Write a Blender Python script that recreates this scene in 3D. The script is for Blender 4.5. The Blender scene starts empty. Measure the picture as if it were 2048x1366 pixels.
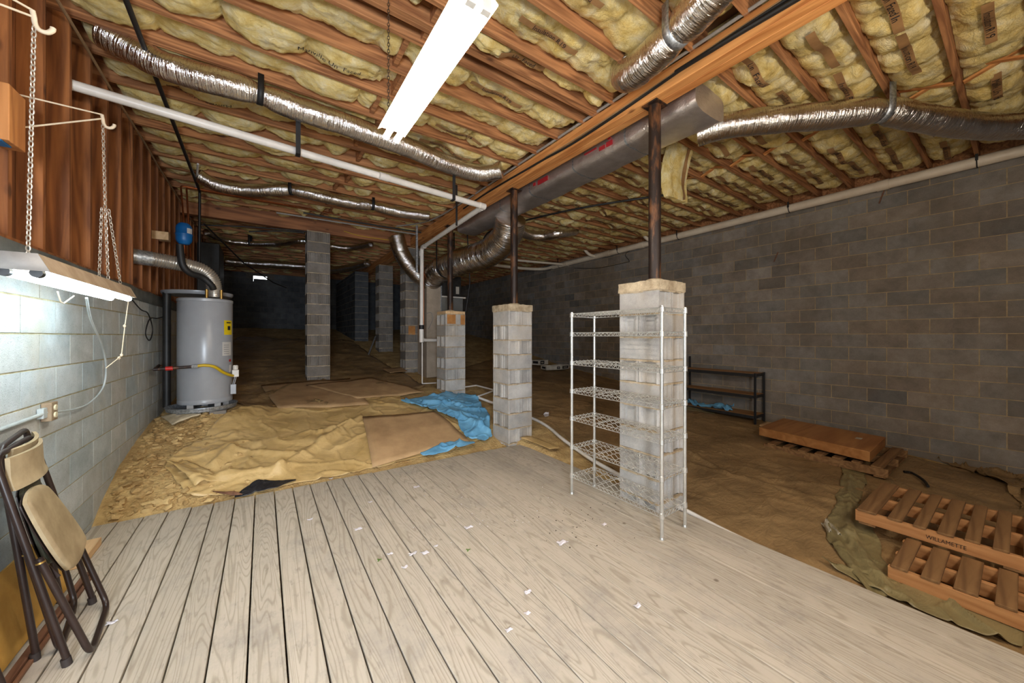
import bpy, bmesh, math, random
from mathutils import Vector, Matrix, noise
R = random.Random(7)
PI = math.pi
D = bpy.data
SC = bpy.context.scene
COL = SC.collection

# ------------------------------------------------------------------ camera, world, lights, exposure
F_PX, CX, HY, YAW, CAMH = 715.0, 1024.0, 672.0, math.radians(34.9), 1.47
CY_, SY_ = math.cos(YAW), math.sin(YAW)
cam_d = D.cameras.new('camera'); cam = D.objects.new('camera', cam_d); COL.objects.link(cam)
cam.location = (0, 0, CAMH); cam.rotation_euler = (PI / 2, 0, -YAW)
cam_d.sensor_width = 36.0; cam_d.lens = F_PX / 2048 * 36.0
cam_d.shift_y = -(683 - HY) / 2048.0
cam_d.clip_start = 0.05; cam_d.clip_end = 100
SC.camera = cam
SC.view_settings.view_transform = 'Standard'
try: SC.view_settings.look = 'None'
except Exception: pass
SC.view_settings.gamma = 1.0
SC.view_settings.use_curve_mapping = False
SC.view_settings.exposure = 0.98

W = D.worlds.new('world'); SC.world = W; W.use_nodes = True
W.node_tree.nodes['Background'].inputs[0].default_value = (0.75, 0.85, 1.0, 1)
W.node_tree.nodes['Background'].inputs[1].default_value = 0.3

def area(name, loc, target, sx, sy, power, colr):
    l = D.lights.new(name, 'AREA'); l.shape = 'RECTANGLE'; l.size = sx; l.size_y = sy
    l.energy = power; l.color = colr
    o = D.objects.new(name, l); COL.objects.link(o); o.location = loc
    d = Vector(target) - Vector(loc); o.rotation_euler = d.to_track_quat('-Z', 'Y').to_euler()
    return o
# daylight through the doorway in the wall behind the camera
area('door_daylight', (-0.60, -1.75, 1.55), (1.4, 0.9, 0.6), 0.8, 1.5, 165, (0.78, 0.88, 1.0))
# added warm point fills, unseen behind the camera, to brighten the ceiling
for nm, loc, en in (('rear_fill', (2.5, -0.8, 2.35), 44), ('rear_fill', (0.9, -0.9, 2.25), 36)):
    pl = D.lights.new(nm, 'POINT'); pl.energy = en; pl.color = (1.0, 0.89, 0.74); pl.shadow_soft_size = 0.12
    po = D.objects.new(nm, pl); COL.objects.link(po); po.location = loc
TUBE_CEIL, TUBE_SHOP = 48.0, 13.0

# ------------------------------------------------------------------ projection helpers (photo pixel -> point on a plane)
def ray(x, y):
    a = (x - CX) / F_PX; b = -(y - HY) / F_PX
    return Vector((a * CY_ + SY_, CY_ - a * SY_, b))
O = Vector((0, 0, CAMH))
def onX(x, y, X): r = ray(x, y); return O + r * (X / r.x)
def onY(x, y, Y): r = ray(x, y); return O + r * (Y / r.y)
def onZ(x, y, Z): r = ray(x, y); return O + r * ((Z - CAMH) / r.z)

def lerp(a, b, t): return a + (b - a) * t
def sm(t): t = max(0, min(1, t)); return t * t * (3 - 2 * t)
def pw(pts, x):
    if x <= pts[0][0]: return pts[0][1]
    for (a, b), (c, d) in zip(pts, pts[1:]):
        if x <= c: return lerp(b, d, (x - a) / (c - a))
    return pts[-1][1]
def N(x, y, z=0.0): return noise.noise(Vector((x, y, z)))

# ------------------------------------------------------------------ materials
def S(r, g, b):
    def f(c):
        c /= 255.0
        return c / 12.92 if c <= 0.04045 else ((c + 0.055) / 1.055) ** 2.4
    return (f(r), f(g), f(b), 1.0)
def newmat(name):
    m = D.materials.new(name); m.use_nodes = True
    nt = m.node_tree; b = nt.nodes['Principled BSDF']
    return m, nt, b
def nd(nt, t, **kw):
    n = nt.nodes.new(t)
    for k, v in kw.items(): setattr(n, k, v)
    return n
def coords(nt, src='Object', scale=(1, 1, 1), rot=(0, 0, 0)):
    if src == 'Position':
        t = nd(nt, 'ShaderNodeNewGeometry'); out = t.outputs['Position']
    else:
        t = nd(nt, 'ShaderNodeTexCoord'); out = t.outputs[src]
    mp = nd(nt, 'ShaderNodeMapping'); mp.inputs['Scale'].default_value = scale; mp.inputs['Rotation'].default_value = rot
    nt.links.new(out, mp.inputs[0]); return mp.outputs[0]
def nz(nt, vec, scale, detail=4, rough=0.6, dist=0.0):
    n = nd(nt, 'ShaderNodeTexNoise'); n.inputs['Scale'].default_value = scale; n.inputs['Detail'].default_value = detail
    n.inputs['Roughness'].default_value = rough; n.inputs['Distortion'].default_value = dist
    nt.links.new(vec, n.inputs['Vector']); return n.outputs['Fac']
def ramp(nt, fac, stops):
    r = nd(nt, 'ShaderNodeValToRGB'); e = r.color_ramp.elements
    e[0].position, e[0].color = stops[0]; e[1].position, e[1].color = stops[-1]
    for p, c in stops[1:-1]:
        x = e.new(p); x.color = c
    nt.links.new(fac, r.inputs[0]); return r.outputs[0]
def mixc(nt, a, b, fac, mode='MIX'):
    m = nd(nt, 'ShaderNodeMix', data_type='RGBA', blend_type=mode)
    for s, v in ((6, a), (7, b)):
        if hasattr(v, 'node'): nt.links.new(v, m.inputs[s])
        else: m.inputs[s].default_value = v
    if hasattr(fac, 'node'): nt.links.new(fac, m.inputs[0])
    else: m.inputs[0].default_value = fac
    return m.outputs[2]
def bump(nt, b, h, strength=0.3, dist=0.01, prev=None):
    n = nd(nt, 'ShaderNodeBump'); n.inputs['Strength'].default_value = strength; n.inputs['Distance'].default_value = dist
    nt.links.new(h, n.inputs['Height'])
    if prev: nt.links.new(prev, n.inputs['Normal'])
    nt.links.new(n.outputs[0], b.inputs['Normal']); return n.outputs[0]
def noisy(name, c1, c2, scale=6, rough=0.7, bs=0.25, bscale=60, bd=0.005, stretch=(1, 1, 1), metal=0.0, src='Object', lo=0.35, hi=0.65, detail=5, spec=None):
    m, nt, b = newmat(name); v = coords(nt, src, stretch)
    f = nz(nt, v, scale, detail)
    nt.links.new(ramp(nt, f, [(lo, c1), (hi, c2)]), b.inputs['Base Color'])
    b.inputs['Roughness'].default_value = rough; b.inputs['Metallic'].default_value = metal
    if spec is not None: b.inputs['Specular IOR Level'].default_value = spec
    if bs: bump(nt, b, nz(nt, v, bscale, 3), bs, bd)
    return m
def wood(name, c1, c2, axis, rough=0.7, ring=14, src='Object', dirt=None, knots=True, bs=0.25):
    m, nt, b = newmat(name)
    sc = [1, 1, 1]; sc['XYZ'.index(axis)] = 0.07
    v = coords(nt, src, sc)
    f1 = nz(nt, v, ring, 5, 0.55, 1.2)
    w = nd(nt, 'ShaderNodeMath', operation='SINE'); ml = nd(nt, 'ShaderNodeMath', operation='MULTIPLY'); ml.inputs[1].default_value = 42
    nt.links.new(nz(nt, v, ring * 0.35, 2, 0.4, 0.3), ml.inputs[0]); nt.links.new(ml.outputs[0], w.inputs[0])
    ad = nd(nt, 'ShaderNodeMath', operation='MULTIPLY_ADD'); ad.inputs[1].default_value = 0.16
    nt.links.new(w.outputs[0], ad.inputs[0]); nt.links.new(f1, ad.inputs[2])
    c = ramp(nt, ad.outputs[0], [(0.25, c1), (0.75, c2)])
    at = nd(nt, 'ShaderNodeAttribute'); at.attribute_name = 'rnd'
    c = mixc(nt, c, at.outputs['Color'], 0.9, 'OVERLAY') if dirt == 'rnd' or dirt else c
    if dirt:
        v2 = coords(nt, src, (1, 1, 1))
        c = mixc(nt, c, dirt if dirt != 'rnd' else c1, ramp(nt, nz(nt, v2, 2.2, 6, 0.7), [(0.45, (0, 0, 0, 1)), (0.72, (0.75, 0.75, 0.75, 1))]))
    if knots:
        vo = nd(nt, 'ShaderNodeTexVoronoi'); vo.inputs['Scale'].default_value = 4.6
        sk = [1, 1, 1]; sk['XYZ'.index(axis)] = 0.5
        nt.links.new(coords(nt, src, sk), vo.inputs['Vector'])
        c = mixc(nt, c, (c1[0] * .35, c1[1] * .3, c1[2] * .28, 1), ramp(nt, vo.outputs['Distance'], [(0.05, (0.85, 0.85, 0.85, 1)), (0.12, (0, 0, 0, 1))]))
    nt.links.new(c, b.inputs['Base Color']); b.inputs['Roughness'].default_value = rough
    bump(nt, b, ad.outputs[0], bs, 0.004)
    return m
def cmu(name, c1, c2, stain=None, bs=0.5, cells=170):
    m, nt, b = newmat(name); v = coords(nt, 'Position')
    at = nd(nt, 'ShaderNodeAttribute'); at.attribute_name = 'rnd'
    c = ramp(nt, nz(nt, v, 5, 6, 0.7), [(0.3, c1), (0.7, c2)])
    c = mixc(nt, c, at.outputs['Color'], 0.95, 'OVERLAY')
    sp = nz(nt, v, cells, 2, 0.5)
    c = mixc(nt, c, (c1[0] * .25, c1[1] * .25, c1[2] * .25, 1), ramp(nt, sp, [(0.28, (0.5, 0.5, 0.5, 1)), (0.40, (0, 0, 0, 1))]))
    if stain:
        c = mixc(nt, c, stain, ramp(nt, nz(nt, v, 1.1, 5, 0.65), [(0.48, (0, 0, 0, 1)), (0.75, (0.7, 0.7, 0.7, 1))]))
    nt.links.new(c, b.inputs['Base Color']); b.inputs['Roughness'].default_value = 0.92
    b.inputs['Specular IOR Level'].default_value = 0.2
    bump(nt, b, nz(nt, v, cells * 0.8, 3, 0.6), bs, 0.006)
    return m
def foil(name, tint, rough=0.2, uvs=(30, 6), bs=0.7, scr=10.0, metal=1.0):
    m, nt, b = newmat(name)
    v = coords(nt, 'UV', (uvs[0], uvs[1], 1))
    b.inputs['Metallic'].default_value = metal
    v3 = coords(nt, 'Object', (1, 1, 1))
    c = ramp(nt, nz(nt, v3, 5, 4), [(0.3, (tint[0] * .72, tint[1] * .7, tint[2] * .68, 1)), (0.7, tint)])
    nt.links.new(c, b.inputs['Base Color'])
    b.inputs['Roughness'].default_value = rough
    n1 = bump(nt, b, nz(nt, v, 1.0, 3, 0.6, 0.6), bs, 0.025)
    bump(nt, b, nz(nt, v3, scr * 2.6, 4, 0.6, 1.2), 0.4, 0.012, n1)
    return m
def plain(name, c, rough=0.5, metal=0.0, spec=None):
    m, nt, b = newmat(name); b.inputs['Base Color'].default_value = c
    b.inputs['Roughness'].default_value = rough; b.inputs['Metallic'].default_value = metal
    if spec is not None: b.inputs['Specular IOR Level'].default_value = spec
    v = coords(nt, 'Object'); f = nz(nt, v, 9, 4)
    cc = ramp(nt, f, [(0.3, (c[0] * .82, c[1] * .82, c[2] * .82, 1)), (0.7, c)])
    nt.links.new(cc, b.inputs['Base Color'])
    return m
def emis(name, c, s):
    m, nt, b = newmat(name); b.inputs['Base Color'].default_value = (0.9, 0.9, 0.9, 1)
    b.inputs['Emission Color'].default_value = c; b.inputs['Emission Strength'].default_value = s
    return m

def deckmat():
    m, nt, b = newmat('deck_wood'); at = nd(nt, 'ShaderNodeAttribute'); at.attribute_name = 'rnd'
    # every board gets its own stretch of grain: shift the lookup by the board's random value
    tc = nd(nt, 'ShaderNodeTexCoord'); mp = nd(nt, 'ShaderNodeMapping'); mp.inputs['Scale'].default_value = (1, .075, 1)
    ad = nd(nt, 'ShaderNodeVectorMath', operation='MULTIPLY_ADD'); ad.inputs[1].default_value = (37, 91, 53)
    nt.links.new(at.outputs['Color'], ad.inputs[0]); nt.links.new(tc.outputs['Object'], ad.inputs[2]); nt.links.new(ad.outputs[0], mp.inputs[0])
    base = nz(nt, mp.outputs[0], 5.5, 2, .45, .6)
    ml = nd(nt, 'ShaderNodeMath', operation='MULTIPLY'); ml.inputs[1].default_value = 150; nt.links.new(base, ml.inputs[0])
    sn = nd(nt, 'ShaderNodeMath', operation='SINE'); nt.links.new(ml.outputs[0], sn.inputs[0])
    c = ramp(nt, sn.outputs[0], [(0.0, S(186, 175, 159)), (0.6, S(182, 171, 154)), (1.0, S(165, 153, 136))])
    fib = nz(nt, mp.outputs[0], 90, 3, .6)
    c = mixc(nt, c, S(152, 141, 125), ramp(nt, fib, [(.5, (0, 0, 0, 1)), (.75, (.5, .5, .5, 1))]))
    c = mixc(nt, c, at.outputs['Color'], .8, 'OVERLAY')
    v2 = coords(nt, 'Object')
    c = mixc(nt, c, S(136, 130, 126), ramp(nt, nz(nt, v2, 2.4, 7, .72), [(.52, (0, 0, 0, 1)), (.76, (.6, .6, .6, 1))]))
    c = mixc(nt, c, S(120, 108, 96), ramp(nt, nz(nt, coords(nt, 'Object', (1, .35, 1)), 26, 5, .7), [(.56, (0, 0, 0, 1)), (.72, (.5, .5, .5, 1))]))
    c = mixc(nt, c, S(92, 80, 68), ramp(nt, nz(nt, v2, 9, 4, .6), [(.70, (0, 0, 0, 1)), (.78, (.5, .5, .5, 1))]))
    vo = nd(nt, 'ShaderNodeTexVoronoi'); vo.inputs['Scale'].default_value = 2.4; nt.links.new(v2, vo.inputs['Vector'])
    c = mixc(nt, c, S(84, 66, 50), ramp(nt, vo.outputs['Distance'], [(.02, (.7, .7, .7, 1)), (.045, (0, 0, 0, 1))]))
    nt.links.new(c, b.inputs['Base Color']); b.inputs['Roughness'].default_value = .82; b.inputs['Specular IOR Level'].default_value = .25
    n1 = bump(nt, b, sn.outputs[0], .12, .002); bump(nt, b, fib, .15, .002, n1); return m
M = {}
M['deck'] = deckmat()
M['joist'] = wood('joist_wood', S(132, 84, 50), S(194, 136, 88), 'X', 0.75, 26, 'Position', None, True, 0.3)
M['beam'] = wood('beam_wood', S(184, 114, 56), S(226, 160, 94), 'Y', 0.65, 20, 'Position', None, True, 0.2)
M['xbeam'] = wood('cross_beam_wood', S(120, 74, 44), S(170, 112, 70), 'X', 0.7, 12, 'Position', None, True, 0.2)
M['stud'] = wood('stud_wood', S(112, 64, 30), S(166, 104, 54), 'Z', 0.7, 20, 'Position', None, True, 0.2)
M['sheath'] = wood('sheathing_wood', S(88, 50, 24), S(142, 86, 44), 'Z', 0.75, 12, 'Position', None, True, 0.15)
M['ply'] = wood('plywood', S(120, 86, 56), S(150, 112, 76), 'X', 0.8, 6, 'Position', None, False, 0.1)
M['block_left'] = cmu('painted_block', S(168, 180, 184), S(200, 210, 214), S(190, 178, 152))
M['block_right'] = cmu('grey_block', S(122, 117, 112), S(152, 146, 139), S(118, 104, 86))
M['block_pier'] = cmu('pier_block', S(160, 158, 156), S(196, 194, 190), S(190, 174, 152), 0.4)
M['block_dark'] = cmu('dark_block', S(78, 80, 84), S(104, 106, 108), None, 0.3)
M['mortar'] = noisy('mortar', S(166, 146, 118), S(202, 184, 156), 14, 0.95, 0.6, 90, 0.006, src='Position')
M['mortar_left'] = noisy('mortar_pale', S(160, 150, 118), S(192, 184, 150), 14, 0.95, 0.6, 90, 0.006, src='Position')
M['mortar_right'] = noisy('mortar_brown', S(158, 136, 104), S(190, 166, 130), 14, 0.95, 0.6, 90, 0.006, src='Position')
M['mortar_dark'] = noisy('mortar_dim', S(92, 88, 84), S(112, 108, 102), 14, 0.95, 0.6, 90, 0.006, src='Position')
M['cap'] = noisy('rough_concrete', S(160, 140, 112), S(208, 190, 160), 12, 0.95, 1.0, 70, 0.012, src='Position')
M['rust'] = noisy('rusty_steel', S(44, 32, 27), S(150, 98, 58), 11, 0.5, 0.5, 60, 0.006, (1, 1, 0.3), 0.3, lo=0.5, hi=0.74)
M['dirt'] = noisy('dirt', S(168, 134, 82), S(212, 180, 122), 5, 0.95, 1.0, 34, 0.03, src='Position')
M['clod'] = noisy('dirt_clods', S(164, 130, 80), S(212, 180, 124), 8, 0.95, 0.8, 60, 0.01, src='Position')
def plastic(name, c1, c2, rough, sc, bs=1.0):
    m, nt, b = newmat(name); v = coords(nt, 'Position')
    c = ramp(nt, nz(nt, v, sc, 7, 0.7, 0.5), [(0.32, c1), (0.68, c2)])
    c = mixc(nt, c, (c1[0] * .45, c1[1] * .42, c1[2] * .4, 1), ramp(nt, nz(nt, v, sc * 0.45, 5, 0.7), [(0.58, (0, 0, 0, 1)), (0.85, (0.6, 0.6, 0.6, 1))]))
    nt.links.new(c, b.inputs['Base Color']); b.inputs['Roughness'].default_value = rough
    n1 = bump(nt, b, nz(nt, coords(nt, 'Position', (1, 2.2, 1), (0, 0, 0.6)), 5, 4, 0.55, 1.8), 0.4 * bs, 0.04)
    bump(nt, b, nz(nt, v, 26, 4, 0.6, 1.0), 0.3 * bs, 0.012, n1)
    return m
M['poly'] = plastic('dusty_plastic', S(186, 152, 94), S(216, 184, 128), 0.36, 2.4, .45)
M['poly_dark'] = plastic('dirty_plastic', S(116, 92, 60), S(176, 144, 100), 0.5, 1.3)
M['poly_green'] = plastic('olive_plastic', S(120, 108, 74), S(152, 138, 98), 0.36, 3, .5)
M['poly_clear'] = plastic('crumpled_clear_film', S(150, 140, 118), S(206, 198, 180), 0.2, 8)
M['poly_black'] = plastic('black_plastic', S(20, 20, 22), S(44, 44, 48), 0.3, 5)
M['tarp'] = plastic('blue_tarp', S(96, 160, 204), S(128, 190, 226), 0.4, 5, .6)
M['card'] = noisy('cardboard', S(164, 130, 90), S(194, 158, 114), 3, 0.85, 0.2, 40, 0.004, src='Position')
M['card_white'] = noisy('white_carton', S(180, 172, 158), S(206, 198, 184), 6, 0.8, 0.1, 40)
M['ink'] = plain('ink', S(26, 24, 24), 0.7)
M['ink_red'] = plain('red_ink', S(170, 40, 46), 0.5)
def insul():
    m, nt, b = newmat('fibreglass'); v = coords(nt, 'Position')
    c = ramp(nt, nz(nt, v, 7, 8, 0.72, 0.4), [(0.30, S(226, 188, 98)), (0.5, S(246, 222, 152)), (0.70, S(254, 242, 206))])
    c = mixc(nt, c, S(196, 178, 132), ramp(nt, nz(nt, v, 2.2, 5, 0.7), [(0.52, (0, 0, 0, 1)), (0.8, (0.6, 0.6, 0.6, 1))]))
    nt.links.new(c, b.inputs['Base Color']); b.inputs['Roughness'].default_value = 1.0
    b.inputs['Specular IOR Level'].default_value = 0.05
    n1 = bump(nt, b, nz(nt, coords(nt, 'Position', (0.7, 1.2, 1)), 11, 8, 0.72, 1.2), 0.8, 0.045)
    bump(nt, b, nz(nt, v, 60, 5, 0.7), 0.5, 0.01, n1)
    return m
M['insul'] = insul()
M['kraft'] = noisy('kraft_strip', S(136, 98, 58), S(160, 120, 76), 8, 0.8, 0.1, 40)
M['foil'] = foil('duct_foil', S(244, 240, 236), 0.17, (60, 3), 0.55)
M['foil_big'] = foil('trunk_foil', S(236, 230, 228), 0.3, (5, 3), 0.5, 16, .84)
M['foil_dark'] = foil('dull_foil', S(140, 136, 134), 0.28, (26, 5), 0.8)
M['plenum'] = foil('plenum_foil', S(200, 184, 164), 0.45, (3, 3), 0.3, 12, .35)
M['alu'] = noisy('aluminium_vent', S(176, 168, 156), S(214, 206, 194), 12, 0.3, 0.0, metal=0.7)
M['galv'] = noisy('galvanised_strap', S(154, 160, 166), S(206, 212, 218), 46, 0.4, 0.1, 60, metal=0.8, lo=0.4, hi=0.6)
M['chrome'] = noisy('zinc_wire', S(206, 206, 202), S(232, 232, 228), 6, 0.28, 0.0, metal=0.75)
M['pvc'] = noisy('white_pvc', S(214, 208, 200), S(236, 230, 222), 3, 0.35, 0.0, src='Position')
M['pvc_r'] = noisy('cream_pvc', S(226, 210, 188), S(242, 230, 210), 3, 0.4, 0.0, src='Position')
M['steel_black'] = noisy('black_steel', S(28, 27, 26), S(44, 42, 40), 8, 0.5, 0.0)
M['strap_black'] = plain('black_strap', S(32, 31, 32), 0.55)
M['cable_black'] = plain('black_cable', S(26, 24, 24), 0.5)
M['cable_grey'] = plain('grey_cable', S(158, 152, 146), 0.5)
M['cable_tan'] = plain('tan_cable', S(150, 120, 86), 0.6)
M['copper'] = noisy('copper', S(140, 74, 40), S(196, 116, 70), 7, 0.35, 0.0, metal=0.85)
M['heater'] = noisy('grey_enamel', S(150, 152, 156), S(160, 162, 166), 3, 0.28, 0.0)
M['heater_trim'] = plain('heater_seam', S(92, 94, 98), 0.4)
M['yellow'] = plain('yellow_label', S(236, 206, 20), 0.55)
M['yellow_hose'] = plain('yellow_gas_hose', S(214, 178, 24), 0.45)
M['white_label'] = plain('white_label', S(212, 208, 202), 0.6)
M['red'] = plain('red_paint', S(196, 40, 34), 0.5)
M['tank_blue'] = noisy('blue_tank', S(16, 92, 156), S(26, 116, 186), 5, 0.4, 0.0)
M['brass'] = noisy('brass', S(150, 116, 60), S(190, 152, 84), 8, 0.4, 0.0, metal=0.8)
M['white_metal'] = noisy('white_enamel', S(206, 198, 186), S(224, 218, 208), 8, 0.4, 0.0)
M['dusty_metal'] = noisy('dusty_enamel', S(150, 128, 104), S(176, 156, 132), 9, 0.7, 0.0, src='Position')
M['dusty_grey'] = noisy('dusty_grey_enamel', S(142, 138, 134), S(166, 162, 158), 9, 0.6, 0.0, src='Position')
M['hook'] = noisy('cream_hook', S(206, 188, 160), S(222, 206, 182), 9, 0.5, 0.0)
M['chain'] = noisy('chain_steel', S(176, 164, 148), S(206, 196, 180), 30, 0.4, 0.0, metal=0.6)
M['chain_dark'] = noisy('chain_dark', S(70, 56, 44), S(104, 86, 68), 30, 0.5, 0.0, metal=0.5)
M['tube_ceil'] = emis('lit_tube_ceiling', (1.0, 0.93, 0.83, 1), TUBE_CEIL)
M['tube_shop'] = emis('lit_tube_shop', (0.74, 0.92, 1.0, 1), TUBE_SHOP)
M['tube_end'] = plain('tube_end_metal', S(150, 150, 150), 0.4, 0.6)
M['socket'] = plain('lamp_socket', S(60, 62, 64), 0.5)
M['chair_frame'] = noisy('brown_tube', S(38, 26, 22), S(50, 36, 31), 5, 0.35, 0.0)
M['chair_pad'] = noisy('tan_vinyl', S(150, 130, 98), S(178, 158, 124), 7, 0.7, 0.3, 160, 0.003)
M['chair_dark'] = noisy('olive_vinyl', S(64, 66, 54), S(84, 84, 68), 7, 0.6, 0.2, 120, 0.003)
M['rubber'] = plain('rubber_tip', S(54, 44, 40), 0.7)
M['panel_y'] = noisy('yellow_board', S(196, 148, 66), S(214, 168, 84), 6, 0.7, 0.1, 60)
M['trim_brown'] = wood('brown_strip', S(96, 62, 44), S(140, 98, 72), 'Y', 0.7, 20, 'Object', None, False)
M['pallet'] = wood('pallet_board', S(116, 82, 48), S(154, 116, 74), 'X', 0.8, 18, 'Object', None, True, 0.4)
M['pallet_edge'] = wood('pallet_stringer', S(172, 118, 70), S(204, 150, 98), 'Y', 0.75, 18, 'Object', None, True, 0.3)
M['slab'] = wood('varnished_slab', S(160, 104, 54), S(188, 132, 76), 'X', 0.55, 10, 'Object', None, False, 0.1)
M['shelf_board'] = wood('chipboard_shelf', S(150, 104, 58), S(184, 136, 84), 'Y', 0.6, 20, 'Object', None, False, 0.1)
M['shelf_steel'] = plain('shelf_steel', S(36, 36, 38), 0.5)
M['scrap'] = noisy('paper_scrap', S(206, 200, 204), S(238, 232, 236), 20, 0.9, 0.3, 90)
M['speck'] = plain('dark_specks', S(60, 46, 38), 0.9)
M['speck_w'] = plain('pale_specks', S(228, 222, 220), 0.9)
M['leaf'] = plain('green_leaf', S(96, 132, 48), 0.7)
M['tile'] = noisy('stone_tile', S(160, 146, 120), S(206, 190, 160), 7, 0.5, 0.1, 60)
M['furnace'] = plain('furnace_enamel', S(120, 120, 116), 0.5)
M['daylight'] = emis('daylit_vent', (0.9, 0.95, 1.0, 1), 2.2)
M['wood_block'] = wood('wood_block', S(166, 104, 52), S(200, 136, 78), 'Z', 0.7, 14, 'Object', None, False)
M['wood_pale'] = wood('pale_offcut', S(206, 168, 122), S(232, 196, 150), 'Y', 0.7, 14, 'Object', None, False)
M['blue_paint'] = plain('blue_paint', S(34, 112, 168), 0.6)
M['flash'] = noisy('dark_flashing', S(86, 92, 92), S(112, 116, 114), 9, 0.75, 0.2, 60, src='Position')
M['cream_plate'] = plain('cream_outlet', S(222, 210, 176), 0.5)
M['tin'] = noisy('rusty_plate', S(130, 108, 84), S(160, 140, 112), 20, 0.6, 0.0)
M['conduit'] = noisy('painted_conduit', S(164, 172, 172), S(186, 194, 194), 9, 0.45, 0.0)
M['orange'] = noisy('clay_patch', S(176, 118, 62), S(200, 144, 86), 9, 0.9, 0.4, 60, src='Position')

# ------------------------------------------------------------------ mesh builder
class MB:
    def __init__(s, T=None):
        s.v = []; s.f = []; s.mi = []; s.sm = []; s.uv = []; s.rnd = []; s.T = T; s.cr = 0.5; s.mat = 0
    def add(s, vs, fs, smooth=False, uvs=None, mi=None):
        o = len(s.v)
        for p in vs:
            p = Vector(p); s.v.append(s.T @ p if s.T else p)
        for i, f in enumerate(fs):
            s.f.append([o + k for k in f]); s.mi.append(s.mat if mi is None else mi); s.sm.append(smooth)
            s.uv.append(uvs[i] if uvs else None); s.rnd.append(s.cr)
        return s
    def box(s, c, d, rot=None, mi=None):
        c = Vector(c); h = Vector(d) / 2
        vs = [Vector((x * h.x, y * h.y, z * h.z)) for x in (-1, 1) for y in (-1, 1) for z in (-1, 1)]
        if rot is not None: vs = [rot @ p for p in vs]
        fs = [(0, 1, 3, 2), (4, 6, 7, 5), (0, 4, 5, 1), (2, 3, 7, 6), (0, 2, 6, 4), (1, 5, 7, 3)]
        return s.add([p + c for p in vs], fs, mi=mi)
    def bb(s, lo, hi, mi=None):
        lo, hi = Vector(lo), Vector(hi); return s.box((lo + hi) / 2, hi - lo, mi=mi)
    def bar(s, a, b, w, h, up=(0, 0, 1), mi=None):
        a, b = Vector(a), Vector(b); d = b - a; L = d.length; x = d.normalized(); z = Vector(up)
        y = z.cross(x)
        if y.length < 1e-4: y = Vector((0, 1, 0)).cross(x)
        y.normalize(); z = x.cross(y)
        Rm = Matrix((x, y, z)).transposed()
        return s.box((a + b) / 2, (L, w, h), Rm, mi)
    def tube(s, path, r, n=10, caps=True, rf=None, closed=False, mi=None, smooth=True, squash=None):
        P = [Vector(p) for p in path]; m = len(P)
        if m < 2: return s
        tang = []
        for i in range(m):
            if closed: t = P[(i + 1) % m] - P[i - 1]
            else: t = P[min(i + 1, m - 1)] - P[max(i - 1, 0)]
            tang.append(t.normalized() if t.length > 1e-9 else Vector((0, 0, 1)))
        up = Vector((0, 0, 1)) if abs(tang[0].z) < 0.9 else Vector((1, 0, 0))
        nrm = (up - tang[0] * up.dot(tang[0])).normalized()
        vs = []; L = 0; Ls = []
        for i in range(m):
            if i: L += (P[i] - P[i - 1]).length
            Ls.append(L)
            nrm = (nrm - tang[i] * nrm.dot(tang[i]))
            nrm = nrm.normalized() if nrm.length > 1e-6 else Vector((1, 0, 0))
            bn = tang[i].cross(nrm)
            for k in range(n):
                a = 2 * PI * k / n
                rr = r if rf is None else rf(i, a, L)
                q = 1.0 if squash is None else squash
                vs.append(P[i] + nrm * (math.cos(a) * rr * q) + bn * (math.sin(a) * rr))
        fs = []; uv = []
        rng = m if closed else m - 1
        for i in range(rng):
            j = (i + 1) % m
            for k in range(n):
                k2 = (k + 1) % n
                fs.append((i * n + k, i * n + k2, j * n + k2, j * n + k))
                u0, u1 = Ls[i], Ls[j] if j else L; v0, v1 = k / n, (k + 1) / n
                uv.append(((u0, v0), (u0, v1), (u1, v1), (u1, v0)))
        s.add(vs, fs, smooth, uv, mi)
        if caps and not closed:
            o = len(s.v) - m * n
            s.f.append([o + k for k in reversed(range(n))]); s.f.append([o + (m - 1) * n + k for k in range(n)])
            for _ in (0, 1): s.mi.append(s.mat if mi is None else mi); s.sm.append(False); s.uv.append(None); s.rnd.append(s.cr)
        return s
    def lathe(s, prof, c=(0, 0, 0), n=32, mi=None, smooth=True):
        c = Vector(c); vs = []; m = len(prof)
        for r, z in prof:
            for k in range(n):
                a = 2 * PI * k / n; vs.append(c + Vector((r * math.cos(a), r * math.sin(a), z)))
        fs = [(i * n + k, i * n + (k + 1) % n, (i + 1) * n + (k + 1) % n, (i + 1) * n + k) for i in range(m - 1) for k in range(n)]
        fs += [tuple(reversed(range(n))), tuple((m - 1) * n + k for k in range(n))]
        return s.add(vs, fs, smooth, None, mi)
    def prism(s, poly, z0, z1, mi=None):
        n = len(poly)
        vs = [(x, y, z0) for x, y in poly] + [(x, y, z1) for x, y in poly]
        fs = [(i, (i + 1) % n, n + (i + 1) % n, n + i) for i in range(n)] + [tuple(reversed(range(n))), tuple(range(n, 2 * n))]
        return s.add(vs, fs, mi=mi)
    def grid(s, nu, nv, fn, smooth=True, mi=None, skip=None):
        vs = [fn(i / nu, j / nv) for j in range(nv + 1) for i in range(nu + 1)]
        fs = []; uv = []
        for j in range(nv):
            for i in range(nu):
                if skip and skip((i + .5) / nu, (j + .5) / nv): continue
                fs.append((j * (nu + 1) + i, j * (nu + 1) + i + 1, (j + 1) * (nu + 1) + i + 1, (j + 1) * (nu + 1) + i))
                uv.append(((i / nu, j / nv), ((i + 1) / nu, j / nv), ((i + 1) / nu, (j + 1) / nv), (i / nu, (j + 1) / nv)))
        return s.add(vs, fs, smooth, uv, mi)
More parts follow.
